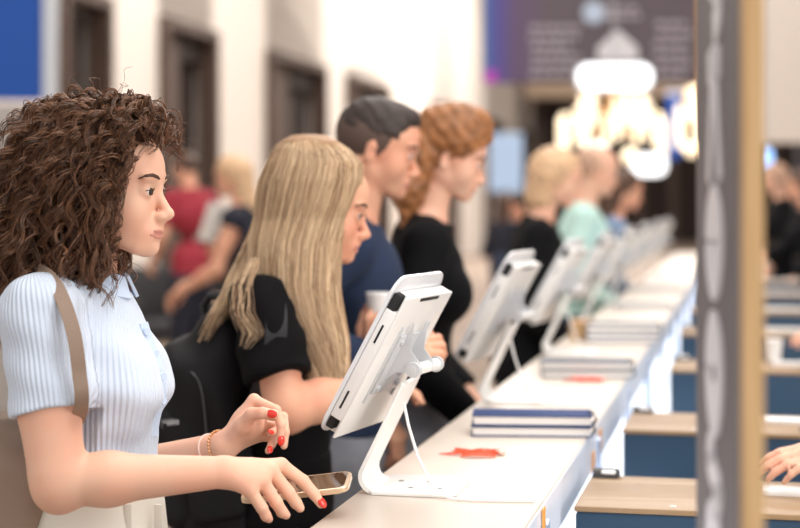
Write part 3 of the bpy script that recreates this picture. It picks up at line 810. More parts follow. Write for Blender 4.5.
def face_parts(root, p, R, s=1.0, lip=M_lip, iris=M_iris, brow=M_brow, h=0.0016, lashes=True, HP=None):
    Rn = npR(R)
    for y in (-1, 1):
        e = MB().sph(p(.0745, y*.0315, -.003), .0122*s, 20).build('eye', M_eye, root, True)
        a = p(.0810, y*.0318, -.0035); b = p(.0868, y*.0322, -.0040)
        MB().cyl(p(.0845, y*.0318, -.0038), p(.0874, y*.0321, -.0040), .0068*s, .0056*s, 20).build('iris', iris, e, True)
        if lashes:
            m = MB(); pts = []
            for k in range(9):
                f = k/8; yy = .0315+(f-.5)*.026; pts.append(p(.0895-abs(f-.5)**2*.040, y*yy, -.0003-abs(f-.5)**2*.010))
            m.tube(pts, [.0006*s+.0009*s*math.sin(PI*k/8) for k in range(9)], 6)
            m.tube([p(.0885, y*.040, -.001), p(.0935, y*.043, .0005), p(.0965, y*.045, .003)], [.0010*s, .0008*s, .0004*s], 5)
            m.build('eyelash', M_brow, root, True)
        pts = [p(.0900, y*.014, .0175), p(.0905, y*.024, .0205), p(.0870, y*.036, .0230), p(.0805, y*.047, .0215), p(.0730, y*.055, .0165)]
        if HP is not None:
            pts = [project(HP, q_, R @ Vector((-.8, -y*a_, 0)), .0006, .03) for q_, a_ in zip(pts, (.1, .3, .6, 1.0, 1.4))]
            pts = [Vector(q_) for q_ in pts]
        nn = [R @ Vector((.8, y*a_, .1)) for a_ in (.1, .3, .6, 1.0, 1.4)]
        MB().tube(pts, [.0018*s, .0030*s, .0031*s, .0026*s, .0010*s], 8).build('eyebrow', brow, root, True)
    LC = []
    if HP is not None:
        for y in (-1, 1):
            cnr = project(HP, p(.085, y*.0245, -.0728), R @ Vector((-1, -y*.5, 0)), .0003, .03)
            LC += [Cone(p(.0925, y*.004, -.0672), cnr, .0042*s, .0017*s, .002), Cone(p(.0905, y*.004, -.0765), cnr, .0047*s, .0017*s, .002)]
    sdf_obj('lips', LC+[Ell(p(.0885, 0, -.0662), (.0082*s, .0215*s, .0042*s), Rn, .002), Ell(p(.0868, 0, -.0768), (.0087*s, .0185*s, .0051*s), Rn, .002),
                     Cone(p(.0975, -.014, -.0713), p(.0975, .014, -.0713), .0012*s, .0012*s, .002, True)], h, lip, root)

def hand_prims(w, kn, pip, dip, tip, th, s=1.0, rs=(.0092, .0094, .0090, .0080)):
    """explicit joints: 4 knuckles, 4 middle joints, 4 end joints, 4 tips; th = thumb base, joint, joint, tip"""
    L = []
    for i in range(4): L.append(Cone(w, kn[i], .017*s, .0115*s, .012))
    c = sum((Vector(k) for k in kn), Vector())/4
    for i in range(4):
        r = rs[i]*s
        L += [Cone(kn[i], pip[i], r*1.10, r*1.0, .004), Cone(pip[i], dip[i], r*1.0, r*.90, .003), Cone(dip[i], tip[i], r*.90, r*.72, .003)]
    L += [Cone(lerp(w, th[0], .2), th[0], .016*s, .014*s, .012), Cone(th[0], th[1], .0145*s, .0115*s, .008), Cone(th[1], th[2], .0112*s, .0100*s, .003), Cone(th[2], th[3], .0100*s, .0080*s, .003)]
    return L
def auto_hand(w, d, n, curl=(.35, .5, .4), side=1, s=1.0, thumb=None, spread=.05):
    """d: pointing direction, n: back-of-hand normal, side=+1 thumb along n x d"""
    d = Vector(d).normalized(); n = Vector(n); n = (n-d*n.dot(d)).normalized(); sd = n.cross(d)*side
    w = Vector(w); kn, pip, dip, tip = [], [], [], []
    off = (.030, .010, -.010, -.028); ln = (.088, .092, .088, .080); sg = ((.042, .025, .020), (.046, .029, .021), (.043, .026, .021), (.034, .020, .018))
    for i in range(4):
        k = w+d*ln[i]*s+sd*off[i]*s; kn.append(k); a = 0; q = k; js = []
        dd = (d+sd*spread*(1.5-i)).normalized()
        for j in range(3):
            a += curl[j]*(1+.12*i); v = dd*math.cos(a)-n*math.sin(a); q = q+v*sg[i][j]*s; js.append(q)
        pip.append(js[0]); dip.append(js[1]); tip.append(js[2])
    if thumb is None:
        b = w+d*.030*s+sd*.030*s-n*.008*s; th = [b, b+(d*.75+sd*.5-n*.35).normalized()*.036*s]
        th.append(th[1]+(d*.95+sd*.1-n*.35).normalized()*.030*s); th.append(th[2]+(d*1.0-sd*.05-n*.4).normalized()*.022*s)
    else: th = thumb
    return hand_prims(w, kn, pip, dip, tip, th, s), dict(kn=kn, pip=pip, dip=dip, tip=tip, th=th, n=n)
def nail(root, a, b, n, r, m=M_nail, L=.0065, h=0.0012):
    """nail on the segment a->b (towards the tip b), facing n"""
    d = (Vector(b)-Vector(a)).normalized(); n = Vector(n); n = (n-d*n.dot(d)).normalized(); sd = d.cross(n)
    c = Vector(b)-d*r*0.15+n*r*.58
    R = Matrix((d, sd, n)).transposed()
    o = MB().sph((0, 0, 0), (L*1.15, r*.72, r*.34), 14)
    M4 = R.to_4x4(); M4.translation = c
    return o.build('nail', m, root, True, M=M4)

def torso_prims(J, s, male):
    R = J['Rt']; Rn = npR(R); f = R @ Vector((1, 0, 0)); l = R @ Vector((0, 1, 0))
    g = J.get('girth', 1.0)
    if male:
        L = [Ell(J['pelvis'], [v*s*g for v in (.115, .165, .12)], Rn, .05), Ell(J['waist'], [v*s*g for v in (.110, .150, .14)], Rn, .06), Ell(J['chest'], [v*s*g for v in (.120, .175, .16)], Rn, .06)]
    else:
        L = [Ell(J['pelvis'], [v*s*g for v in (.110, .165, .12)], Rn, .05), Ell(J['waist'], [v*s*g for v in (.088, .125, .13)], Rn, .06), Ell(J['chest'], [v*s*g for v in (.100, .145, .15)], Rn, .06)]
        for y in (-1, 1):
            L.append(Ell(Vector(J['chest'])+f*.062*s*g+l*y*.066*s+Vector((0, 0, -.015*s)), [v*s*g for v in (.058, .060, .062)], Rn, .03))
    for sd in ('R', 'L'): L.append(Cone(lerp(J['nb'], J['sh'+sd], .12), J['sh'+sd], .044*s, .050*s if male else .044*s, .04))
    return L
def arm_prims(J, sd, s, male, thick=1.0):
    sh, el, wr = J['sh'+sd], J['el'+sd], J['wr'+sd]; q = thick*s
    return [Cone(sh, lerp(sh, el, .55), .047*q, .043*q, .03), Cone(lerp(sh, el, .5), el, .043*q, .036*q, .02),
            Cone(el, lerp(el, wr, .30), .037*q, .038*q, .02), Cone(lerp(el, wr, .30), wr, .038*q, .0235*q, .02)]
def leg_prims(J, s, thick=1.0):
    L = []
    for sd in ('R', 'L'):
        L += [Cone(J['hip'+sd], J['kn'+sd], .083*s*thick, .055*s*thick, .03), Cone(J['kn'+sd], lerp(J['kn'+sd], J['an'+sd], .35), .054*s*thick, .053*s*thick, .02), Cone(lerp(J['kn'+sd], J['an'+sd], .35), J['an'+sd], .053*s*thick, .040*s*thick, .02)]
    return L
def clothes(root, J, s, male, h, M_top, M_pant, sleeve=1.0, hem=None, off=.010, sl_off=.0, neck=None, top_name='shirt', pant_name='trousers', M_shoe=None, disp=None, attrs=None, neck_r=.062, waist_cut=None, body_off=0.0):
    """sleeve: fraction of the upper arm (<=1) or 2.0 for long sleeves, 0 for none"""
    L = torso_prims(J, s, male)
    subs = []
    for sd in ('R', 'L'):
        sh, el, wr = Vector(J['sh'+sd]), Vector(J['el'+sd]), Vector(J['wr'+sd])
        if sleeve >= 1.5:
            L += [Cone(sh, el, .050*s+sl_off, .044*s+sl_off, .03), Cone(el, wr, .044*s+sl_off, .031*s+sl_off, .02)]
            d = (wr-el).normalized(); c = wr-d*.012; subs.append(Cyl(c, c+d*.16, .055, .003, True))
        elif sleeve > 0:
            e = lerp(sh, el, sleeve); d = (el-sh).normalized()
            L += [Cone(sh, e+d*.03, .048*s+sl_off*.4, .045*s+sl_off, .03)]
            subs.append(Cyl(e, e+d*.12, .095, .003, True))
    nb = Vector(J['nb']); nd = (Vector(J['head'])-nb).normalized()
    nk = nb+nd*(.018 if neck is None else neck)
    L.append(Cone(nb-nd*.03, nb+nd*.02, .062*s, .055*s, .03))
    hz = J['waist'][2]-.10*s if hem is None else hem
    L += subs
    L.append(Cyl((J['waist'][0], J['waist'][1], hz), (J['waist'][0], J['waist'][1], hz-.4), .40, .003, True))
    L.append(Cyl(nk, nk+nd*.2, .085*s if neck_r is None else neck_r*s*1.4, .008, True))
    o = sdf_obj(top_name, L, h, M_top, root, off=off+body_off, disp=disp, attrs=attrs)
    # trousers
    wz = J['waist'][2]-.055*s if waist_cut is None else waist_cut
    Rn = npR(J['Rt'])
    P_ = [Ell(J['pelvis'], [v*s*J.get('girth', 1.0) for v in (.112, .165, .125)], Rn, .05), Ell(lerp(J['pelvis'], J['waist'], .8), [v*s*J.get('girth', 1.0) for v in (.092, .130, .09)], Rn, .05)]+leg_prims(J, s, 1.12)
    for sd in ('R', 'L'):
        a = Vector(J['an'+sd]); P_.append(Cyl((a.x, a.y, .045), (a.x, a.y, -.2), .10, .003, True))
    P_.append(Cyl((J['waist'][0], J['waist'][1], wz), (J['waist'][0], J['waist'][1], wz+.4), .4, .003, True))
    o2 = sdf_obj(pant_name, P_, max(h, .005), M_pant, root, off=.010)
    f = J['Rt'] @ Vector((1, 0, 0))
    for sd in ('R', 'L'):
        a = Vector(J['an'+sd]); a = Vector((a.x, a.y, 0))
        sdf_obj('shoe', [Cone(a+Vector((0, 0, .045))-f*.02, a+Vector((0, 0, .040))+f*.06, .040*s, .036*s, .02), Cone(a+f*.06+Vector((0, 0, .035)), a+f*.16+Vector((0, 0, .026)), .036*s, .026*s, .02),
                         Box((a.x, a.y, -.1), (.5, .5, .1), r=.0, k=.002, sub=True)], .006, M_shoe or M_black, root)
    return o, o2
def legs_for(J, s, fx, fy, spread=.09):
    f = J['Rt'] @ Vector((1, 0, 0)); l = J['Rt'] @ Vector((0, 1, 0)); pv = Vector(J['pelvis'])
    for sd, y in (('R', -1), ('L', 1)):
        J['hip'+sd] = pv+l*y*.085*s+Vector((0, 0, -.03))
        a = Vector((fx, fy, 0))+l*y*spread*s; a.z = .075; J['an'+sd] = a
        J['kn'+sd] = lerp(J['hip'+sd], a, .48)+f*.015
def ik(sh, wr, La, Lb, bend):
    sh, wr = Vector(sh), Vector(wr); d = wr-sh; D = min(d.length, (La+Lb)*.995); u = d.normalized()
    wr = sh+u*D; x = (La*La-Lb*Lb+D*D)/(2*D); hgt = math.sqrt(max(La*La-x*x, 0)); b = Vector(bend); b = (b-u*b.dot(u)).normalized()
    return sh+u*x+b*hgt, wr

M_fade = mat('cropped_grey_hair', srgb(92, 74, 66), .8)
def generic(label, head_px, Y, yaw, H=None, lean=.10, pitch=.2, male=False, h=.008, top=None, pant=None, skin=None, sleeve=2.0, wrR=None, wrL=None, hair='short', hair_m=None,
            group=None, s_head=1.0, hyaw=0.0, held=None, girth=1.0, curl=(.5, .6, .4), hdir=None, pant_name='trousers', top_name='shirt', face=False, neck=None):
    hp = P(head_px[0], head_px[1], Y)
    if H is None: H = hp.z/0.935
    s = H/1.70
    Ry = Matrix.Rotation(yaw, 3, 'Z'); f = Ry @ Vector((1, 0, 0)); l = Ry @ Vector((0, 1, 0))
    # feet so that the leaning head lands at hp
    def sp(z, fw=0.0):  # spine point at fraction z of H above floor
        pz = .53; a = lean*(1.0 if z > pz else 0); r = (z-pz)*H
        return f*(math.sin(a)*r+fw*s)+Vector((0, 0, pz*H+math.cos(a)*r))
    head_l = sp(.935, .035)
    ground = Vector((hp.x-head_l.x, hp.y-head_l.y, 0))
    dz = hp.z-head_l.z
    root = thing('person', label, 'person', tuple(ground), 0, group)
    J = dict(Rt=Ry @ Matrix.Rotation(lean, 3, 'Y'), girth=girth)
    J['head'] = head_l+Vector((0, 0, dz)); J['nb'] = sp(.825, -.012)+Vector((0, 0, dz)); J['chest'] = sp(.735, .0)+Vector((0, 0, dz)); J['waist'] = sp(.625); J['pelvis'] = sp(.53)
    for sd, y in (('R', -1), ('L', 1)):
        J['sh'+sd] = sp(.80, 0)+l*y*(.195 if male else .165)*s+Vector((0, 0, dz))
        w = (wrR if sd == 'R' else wrL)
        if w is None: w = J['sh'+sd]+f*.12*s+l*y*.06+Vector((0, 0, -.46*s))
        else:
            w = Vector(w)-ground if len(w) == 3 and not isinstance(w, tuple) else J['sh'+sd]+f*w[0]+l*w[1]+Vector((0, 0, w[2]))
        J['el'+sd], J['wr'+sd] = ik(J['sh'+sd], w, .275*s, .245*s, l*y*.5-f*.5+Vector((0, 0, -.9)))
    legs_for(J, s, 0, 0)
    R = frame(yaw+hyaw, pitch)
    hs = s_head*(1.03 if male else .97)
    HP, p = head_prims(J['head'], R, hs, male)
    L = torso_prims(J, s, male)[:3]
    L = [Ell(J['chest'], (.09, .12, .13), npR(J['Rt']), .05), Cone(J['nb'], J['chest'], .05*s, .08*s, .04)]
    for sd in ('R', 'L'): L += [Cone(lerp(J['nb'], J['sh'+sd], .1), J['sh'+sd], .042*s, .044*s, .04)]+arm_prims(J, sd, s, male, 1.1 if male else 1.0)
    L.append(Cone(J['nb'], p(-.018, 0, -.055), (.060 if male else .050)*s, (.056 if male else .048)*s, .025))
    L += HP
    hands = {}
    for sd, y in (('R', -1), ('L', 1)):
        d = (J['wr'+sd]-J['el'+sd]).normalized(); n = Vector((0, 0, 1)) if abs(d.z) < .8 else l*y
        if hdir and sd in hdir: d = Vector(hdir[sd][0]).normalized(); n = Vector(hdir[sd][1])
        hp_, inf = auto_hand(J['wr'+sd], d, n, curl, 1 if sd == 'R' else -1, s); L += hp_; hands[sd] = inf
    sdf_obj('body', L, h, skin or M_skin2, root)
    clothes(root, J, s, male, h, top, pant, sleeve, sl_off=.004, top_name=top_name, pant_name=pant_name, neck=neck)
    Rn = npR(R)
    hm = hair_m
    if hair:
        HL = [Ell(p(-.016, 0, .040), [v*hs for v in (.103, .084, .088)], Rn, .02)]
        if hair == 'short': HL = [Ell(p(-.010, 0, .031), [v*hs for v in (.1005, .0775, .0885)], Rn, .02), Ell(p(.050, 0, .082), [v*hs for v in (.036, .05, .030)], Rn, .02), Ell(p(-.02, 0, -.150), [v*hs for v in (.20, .20, .186)], Rn, .02, True), Ell(p(.112, 0, -.018), [v*hs for v in (.078, .12, .100)], Rn, .01, True), Ell(p(.02, 0, -.085), [v*hs for v in (.09, .12, .065)], Rn, .01, True)]
        if hair == 'thin': HL = [Ell(p(-.030, 0, .020), [v*hs for v in (.092, .080, .085)], Rn, .02), Ell(p(.09, 0, .03), [v*hs for v in (.09, .12, .12)], Rn, .01, True), Ell(p(0, 0, -.09), [v*hs for v in (.11, .12, .055)], Rn, .01, True)]
        if hair == 'long': HL += [Cone(p(-.05, 0, 0), p(-.065, 0, -.20), .078*hs, .055*hs, .04), Ell(p(.100, 0, -.045), [v*hs for v in (.072, .14, .100)], Rn, .01, True)]
        if hair == 'bob': HL += [Cone(p(-.04, 0, 0), p(-.045, 0, -.09), .088*hs, .070*hs, .03), Ell(p(.100, 0, -.045), [v*hs for v in (.078, .14, .100)], Rn, .01, True)]
        if hair == 'updo': HL = [Ell(p(-.012, 0, .052), [v*hs for v in (.112, .090, .092)], Rn, .02), Ell(p(.02, 0, .105), [v*hs for v in (.07, .06, .045)], Rn, .03),                                  Ell(p(.112, 0, -.045), [v*hs for v in (.085, .13, .105)], Rn, .01, True), Ell(p(.012, 0, -.075), [v*hs for v in (.070, .12, .062)], Rn, .01, True),
                                 Ell(p(-.078, -.01, .00), [v*hs for v in (.058, .060, .062)], Rn, .02), Cone(p(-.070, -.035, -.03), p(-.075, -.045, -.13), .050*hs, .040*hs, .03), Cone(p(-.075, -.045, -.13), p(-.060, -.055, -.215), .040*hs, .016*hs, .03)]
        rs = np.random.default_rng(5)
        if hair == 'short':
            sdf_obj('cropped_sides', [Ell(p(-.013, 0, .026), [v*hs for v in (.0975, .0765, .084)], Rn, .02), Ell(p(.104, 0, -.020), [v*hs for v in (.088, .12, .110)], Rn, .01, True), Ell(p(.03, 0, -.095), [v*hs for v in (.11, .12, .070)], Rn, .01, True)], min(h, .005), M_fade, root)
        ph = rs.random(6)*6
        q_ = .5 if hair in ('short', 'thin') else .7
        hd = lambda x, y, z: q_*(.0022*np.sin(x*160+z*120+ph[0])+.0022*np.sin(y*190-z*150+ph[1])+.0015*np.sin(x*330+y*280+ph[2])).astype(np.float32)
        sdf_obj('hair', HL, min(h, .005), hm, root, disp=hd)
    if face: face_parts(root, p, R, hs, h=.003, lashes=False, HP=HP)
    return root, J, p, hands
# ------------------------------------------------------------------ the curly-haired woman in the pale blue knit
def woman_one():
    G = Vector((-.50, 2.58, 0))
    W = lambda px, py, Y: P(px, py, Y)-G
    root = thing('person', 'woman with long curly dark brown hair in a pale blue ribbed short-sleeved top, red nails', 'person', tuple(G))
    R = frame(-.17, .03); s = .98
    J = dict(Rt=Matrix.Identity(3), girth=1.0)
    J['head'] = W(107, 188, 2.58); J['nb'] = W(82, 292, 2.59); J['chest'] = W(90, 376, 2.58); J['waist'] = W(99, 478, 2.58); J['pelvis'] = W(94, 560, 2.58)
    J['shR'] = W(38, 314, 2.42); J['elR'] = W(58, 482, 2.37); J['wrR'] = W(224, 472, 2.42)
    J['shL'] = W(88, 312, 2.75); J['elL'] = W(112, 478, 2.84); J['wrL'] = W(224, 446, 2.66)
    legs_for(J, s, -.0, 0)
    HP, p = head_prims(J['head'], R, .99)
    L = [Ell(J['chest'], (.085, .125, .13), None, .05), Ell(J['waist'], (.07, .105, .15), None, .05), Cone(J['nb']+Vector((-.004, 0, 0)), J['chest'], .05, .08, .04),
         Cone(J['nb'], p(-.020, 0, -.055), .049, .046, .03)]
    for sd in ('R', 'L'): L += [Cone(lerp(J['nb'], J['sh'+sd], .1), J['sh'+sd], .04, .042, .04)]+arm_prims(J, sd, s, False, 1.02)
    # elbow point of the near arm
    L += [Cone(lerp(J['shR'], J['elR'], .62), lerp(J['shR'], J['elR'], .93), .045, .041, .01), Ell(W(59, 490, 2.368), (.036, .034, .036), None, .012)]
    L += HP
    # near (right) hand, reaching over the phone
    kn = [W(281, 465, 2.475), W(271, 471, 2.450), W(261, 480, 2.428), W(250, 490, 2.410)]
    pip = [W(303, 481, 2.490), W(288, 492, 2.460), W(276, 502, 2.432), W(262, 508, 2.410)]
    dip = [W(314, 494, 2.492), W(296, 503, 2.468), W(282, 512, 2.440), W(266, 516, 2.416)]
    tip = [W(321, 504, 2.492), W(300, 508, 2.470), W(286, 515, 2.444), W(269, 519, 2.420)]
    th = [W(244, 470, 2.475), W(258, 481, 2.510), W(268, 490, 2.525), W(276, 496, 2.530)]
    L += hand_prims(J['wrR'], kn, pip, dip, tip, th, 1.0, (.0098, .0100, .0096, .0088))
    c = sum(kn, Vector())/4
    L.append(Ell(lerp(J['wrR'], c, .55)+Vector((0, 0, .002)), (.034, .030, .0145), npR(Matrix.Rotation(.18, 3, 'Y') @ Matrix.Rotation(.35, 3, 'X')), .014))
    nlR = (dip[0], tip[0])
    # far (left) hand, raised, fingers loosely pinched, palm side turned towards the camera
    kn2 = [W(255, 402, 2.650), W(262, 412, 2.675), W(262, 425, 2.690), W(258, 436, 2.700)]
    pip2 = [W(276, 410, 2.630), W(283, 417, 2.668), W(281, 427, 2.690), W(274, 438, 2.690)]
    dip2 = [W(281, 425, 2.620), W(285, 432, 2.652), W(277, 430, 2.665), W(272, 444, 2.668)]
    tip2 = [W(280, 441, 2.618), W(284, 446, 2.648), W(270, 433, 2.640), W(268, 451, 2.650)]
    kn2[0] = W(254, 400, 2.655)
    th2 = [W(243, 425, 2.632), W(252, 414, 2.614), W(263, 413, 2.600), W(274, 414, 2.592)]
    L += hand_prims(J['wrL'], kn2, pip2, dip2, tip2, th2, .95, (.0086, .0088, .0086, .0080))
    L.append(Ell(W(248, 425, 2.665), (.026, .022, .028), npR(Matrix.Rotation(-.5, 3, 'Y')), .014))
    sdf_obj('body', L, .0024, M_skin, root)
    nail(root, dip[0], tip[0], Vector((.35, -.75, .55)), .0092, L=.0085)
    nail(root, th2[2], th2[3], Vector((.1, -1, .1)), .0098, L=.0090)
    nail(root, dip2[0], tip2[0], Vector((.45, -1, -.1)), .0086, L=.0080)
    nail(root, W(277, 431, 2.640), W(269, 434, 2.612), Vector((-.1, -1, .3)), .0080, L=.0070)
    nail(root, dip2[3], tip2[3], Vector((.2, -1, -.1)), .0080, L=.0075)
    face_parts(root, p, R, .99, HP=HP)
    # knit top with ribs that run down the body and down the sleeves
    arm = {sd: (np.array(J['sh'+sd]), np.array(J['el'+sd])) for sd in ('R', 'L')}
    wc = np.array(J['waist'])
    def ribs(v):
        ang = np.arctan2(v[:, 1]-wc[1], v[:, 0]-wc[0]); u = ang*.115
        for sd in ('R', 'L'):
            a, b = arm[sd]; d = (b-a)/np.linalg.norm(b-a); q = v-a; t = q@d; rad = q-t[:, None]*d
            r = np.linalg.norm(rad, axis=1)
            e1 = np.cross(d, np.array([1, 0, 0])); e1 /= np.linalg.norm(e1); e2 = np.cross(d, e1)
            u2 = np.arctan2(rad@e1, rad@e2)*.060
            m = (r < .078) & (np.sign(v[:, 1]-wc[1]) == (1 if sd == 'L' else -1)) & (np.abs(v[:, 1]-wc[1]) > .085)
            u = np.where(m, u2+1.0, u)
        return {'rib': u}
    M_knit = mat('pale_blue_knit', srgb(216, 228, 246), 0.85, sheen=.3)
    nt = M_knit.node_tree; b = nt.nodes['Principled BSDF']
    at = nt.nodes.new('ShaderNodeAttribute'); at.attribute_name = 'rib'
    ma = nt.nodes.new('ShaderNodeMath'); ma.operation = 'MULTIPLY'; ma.inputs[1].default_value = 2*PI/.0078
    si = nt.nodes.new('ShaderNodeMath'); si.operation = 'SINE'
    bp = nt.nodes.new('ShaderNodeBump'); bp.inputs['Strength'].default_value = .6; bp.inputs['Distance'].default_value = .0020
    nt.links.new(at.outputs['Fac'], ma.inputs[0]); nt.links.new(ma.outputs[0], si.inputs[0]); nt.links.new(si.outputs[0], bp.inputs['Height']); nt.links.new(bp.outputs['Normal'], b.inputs['Normal'])
    hemz = W(0, 508, 2.58).z
    wave = lambda x, y, z: (.0018*np.sin(x*70+z*24)*np.cos(y*60)+.0016*np.sin(z*95+x*30)*np.clip((z-hemz)*0+1, 0, 1)).astype(np.float32)
    M_cream = mat('cream_denim', srgb(232, 226, 214), .8, bump=.3, bscale=700)
    JJ = dict(J)
    clothes(root, JJ, s, False, .003, M_knit, M_cream, sleeve=.56, hem=hemz, off=.008, sl_off=.006, top_name='knit_top', disp=wave, attrs=ribs, neck=.006, waist_cut=hemz+.03, M_shoe=M_white, neck_r=.060)
    # open collar, front placket and buttons
    M_coll = mat('collar_knit', srgb(200, 216, 238), .85, bump=.4, bscale=600)
    cn = J['nb']+Vector((.022, 0, .014)); pts = []; nr = []
    for k in range(25):
        a = -2.7+5.4*k/24; f = abs(a)/2.7
        pts.append(cn+Vector((-math.cos(a)*.062+.0, math.sin(a)*.064, .016-.004*f-.034*max(0, f-.45))))
        nr.append(Vector((-math.cos(a), math.sin(a), .55)))
    MB().ribbon(pts, nr, .040, .005).build('collar', M_coll, root, True)
    TP = torso_prims(J, s, False)
    sp_ = []
    for k in range(15):
        py = 322+k*8.0; q = project(TP, W(120, py, 2.58)+Vector((.10, -.028-.0*k, 0)), (-1, .12, 0), .0095, .10); sp_.append(q)
    MB().ribbon(sp_, (1, -.35, .15), .026, .004).build('placket', M_coll, root, True)
    for py in (330, 352, 374, 398):
        q = project(TP, W(120, py, 2.58)+Vector((.10, -.040, 0)), (-1, .2, 0), .0115, .10); nn = Vector((.8, -.6, .05)).normalized()
        MB().cyl(q, q+nn*.004, .0070, .0062, 20).build('button', M_coll, root, True)
    # bracelets on the far wrist
    for t_, rr, nm, mt in ((-.10, .0275, 'bracelet', mat('gold_beads', srgb(226, 170, 120), .3, metal=.5)), (.04, .0265, 'bracelet', mat('pink_cord', srgb(244, 214, 202), .5))):
        c = lerp(J['wrL'], J['elL'], .09+t_*.6); d = (J['wrL']-J['elL']).normalized(); a = d.orthogonal().normalized(); b2 = d.cross(a)
        if nm and t_ < 0:
            m = MB(); 
            for k in range(30): m.sph(c+(a*math.cos(2*PI*k/30)+b2*math.sin(2*PI*k/30))*rr, .0024, 8)
            m.build('beaded_bracelet', mt, root, True)
        else:
            m = MB().tube([c+(a*math.cos(2*PI*k/32)+b2*math.sin(2*PI*k/32))*rr for k in range(33)], .0017, 8, False); m.build('thin_bracelet', mt, root, True)
    # belt loops and waistband
    M_loop = mat('cream_band', srgb(226, 220, 208), .8)
    for px, Yy in ((128, 2.465), (158, 2.50)):
        c = W(px, 520, Yy); MB().box(c, (.012, .006, .05), bev=.002).build('belt_loop', M_loop, root, True)
    # ---- curly hair
    hl = [Ell(W(97, 160, 2.585), (.108, .104, .106), None, .04), Ell(W(62, 215, 2.60), (.100, .118, .092), None, .05), Ell(W(34, 238, 2.60), (.072, .112, .070), None, .05),
          Ell(W(66, 238, 2.525), (.062, .055, .068), None, .04), Ell(W(126, 124, 2.575), (.050, .070, .036), None, .03), Ell(W(60, 240, 2.66), (.060, .055, .068), None, .04)]
    faceE = Ell(p(.105, 0, -.030), (.078, .20, .118), None, .012, True)
    rs = np.random.default_rng(3)
    hd = lambda x, y, z: (.004*np.sin(x*75+z*60)*np.sin(y*80+1)+.003*np.sin(x*140-z*120)).astype(np.float32)
    D, L_, h_ = field(hl+[faceE], .004, disp=hd)
    v, f = nets(D, L_, h_)
    M_h0 = hair_mat('curly_hair', srgb(40, 25, 19), srgb(150, 104, 74), .42)
    vn = vnormals(v, f)
    if (vn*(v-v.mean(0))).sum() < 0: vn = -vn
    mesh_np('hair', v, f, mat('hair_mass', srgb(46, 30, 23), .95, spec=.05), root)
    NL = 2500; K = 7; N = 34
    pr_ = 1.0+1.6*(v[:, 2] > np.percentile(v[:, 2], 62)); pr_ /= pr_.sum(); sel = rs.choice(len(v), NL, p=pr_)
    P0 = v[sel]; N0 = vn[sel]
    up = N0[:, 2]
    keep = np.ones(NL, bool); P0, N0 = P0[keep], N0[keep]; NL = len(P0)
    hc = np.array(p(-.01, 0, .03)); 
    tt = np.linspace(0, 1, N)[None, :, None]
    Lg = (.055+.075*rs.random(NL))[:, None, None]
    down = np.array([0, 0, -1.0]); out = (P0-hc); out[:, 2] *= .2; out /= np.maximum(np.linalg.norm(out, axis=1, keepdims=True), 1e-6)
    back = np.array([-.35, 0, 0])
    # tangent direction: down along the surface
    g = down[None]-N0*(N0@down)[:, None]; gn = np.linalg.norm(g, axis=1, keepdims=True); g = np.where(gn > .15, g/np.maximum(gn, .15), out+back*.5)
    rj = rs.normal(size=(NL, 3))*.28
    dir0 = g+rj*.8+N0*.05; dir0[:, 2] = np.minimum(dir0[:, 2], -.05+.0*dir0[:, 2]); dir0 /= np.linalg.norm(dir0, axis=1, keepdims=True)
    base = P0[:, None, :]-N0[:, None, :]*.006
    ctr = base+dir0[:, None, :]*Lg*tt+(np.array([0, 0, -1.0])[None, None]*.30*Lg*tt**2)+N0[:, None, :]*(.010*np.sin(PI*tt))
    T = np.gradient(ctr, axis=1); T /= np.linalg.norm(T, axis=2, keepdims=True)
    ref = rs.normal(size=(NL, 1, 3)); A_ = np.cross(T, ref); A_ /= np.linalg.norm(A_, axis=2, keepdims=True); B_ = np.cross(T, A_)
    rad0 = (.0045+.0070*rs.random(NL)); turns = (1.4+2.0*rs.random(NL)); ph = rs.random(NL)*6.28
    paths = []; rads = []; rn = []
    for k in range(K):
        pj = ph+rs.normal(size=NL)*.22; rj2 = rad0*(1+rs.normal(size=NL)*.16)
        th_ = pj[:, None, None]+2*PI*turns[:, None, None]*tt
        env = np.minimum(1, tt*5)
        o_ = rs.normal(size=(NL, 1, 3))*.0016
        paths.append(ctr+(A_*np.cos(th_)+B_*np.sin(th_))*rj2[:, None, None]*env+o_*(.4+tt))
        rads.append(np.broadcast_to((.00085*(1.05-.75*tt[:, :, 0]**2)), (NL, N)))
    paths = np.concatenate(paths); rads = np.concatenate(rads)
    c0 = np.array(p(.105, 0, -.036)); q = (paths-c0)/np.array([.064, .19, .100]); bad = ((q**2).sum(2) < 1).any(1) | (paths[:, :, 0] > W(181, 0, 2.58).x).any(1) | ((paths[:, :, 0] > W(126, 0, 2.55).x) & (paths[:, :, 2] < W(0, 235, 2.58).z)).any(1)
    paths, rads = paths[~bad], rads[~bad]
    strands_mesh('hair_curls', paths, rads, M_h0, root)
    # flyaway single hairs
    NF = 260; sel = rs.choice(len(v), NF); q0 = v[sel]; n0 = vn[sel]; tt = np.linspace(0, 1, 18)[None, :, None]
    Lf = (.03+.05*rs.random(NF))[:, None, None]
    dd = n0*.55+rs.normal(size=(NF, 3))*.5+np.array([0, 0, -.1]); dd /= np.linalg.norm(dd, axis=1, keepdims=True)
    a_ = np.cross(dd, rs.normal(size=(NF, 3))); a_ /= np.linalg.norm(a_, axis=1, keepdims=True); b_ = np.cross(dd, a_)
    fp = q0[:, None]+dd[:, None]*Lf*tt+(a_[:, None]*np.sin(tt*7)+b_[:, None]*(np.cos(tt*7)-1))*.008*tt-np.array([0, 0, 1.0])*.02*tt**2
    q = (fp-c0)/np.array([.070, .19, .105]); bad = ((q**2).sum(2) < 1).any(1)
    strands_mesh('flyaway_hair', fp[~bad], .00038, M_h0, root)
    return root, J, W, G
w1, J1, W1, G1 = woman_one()

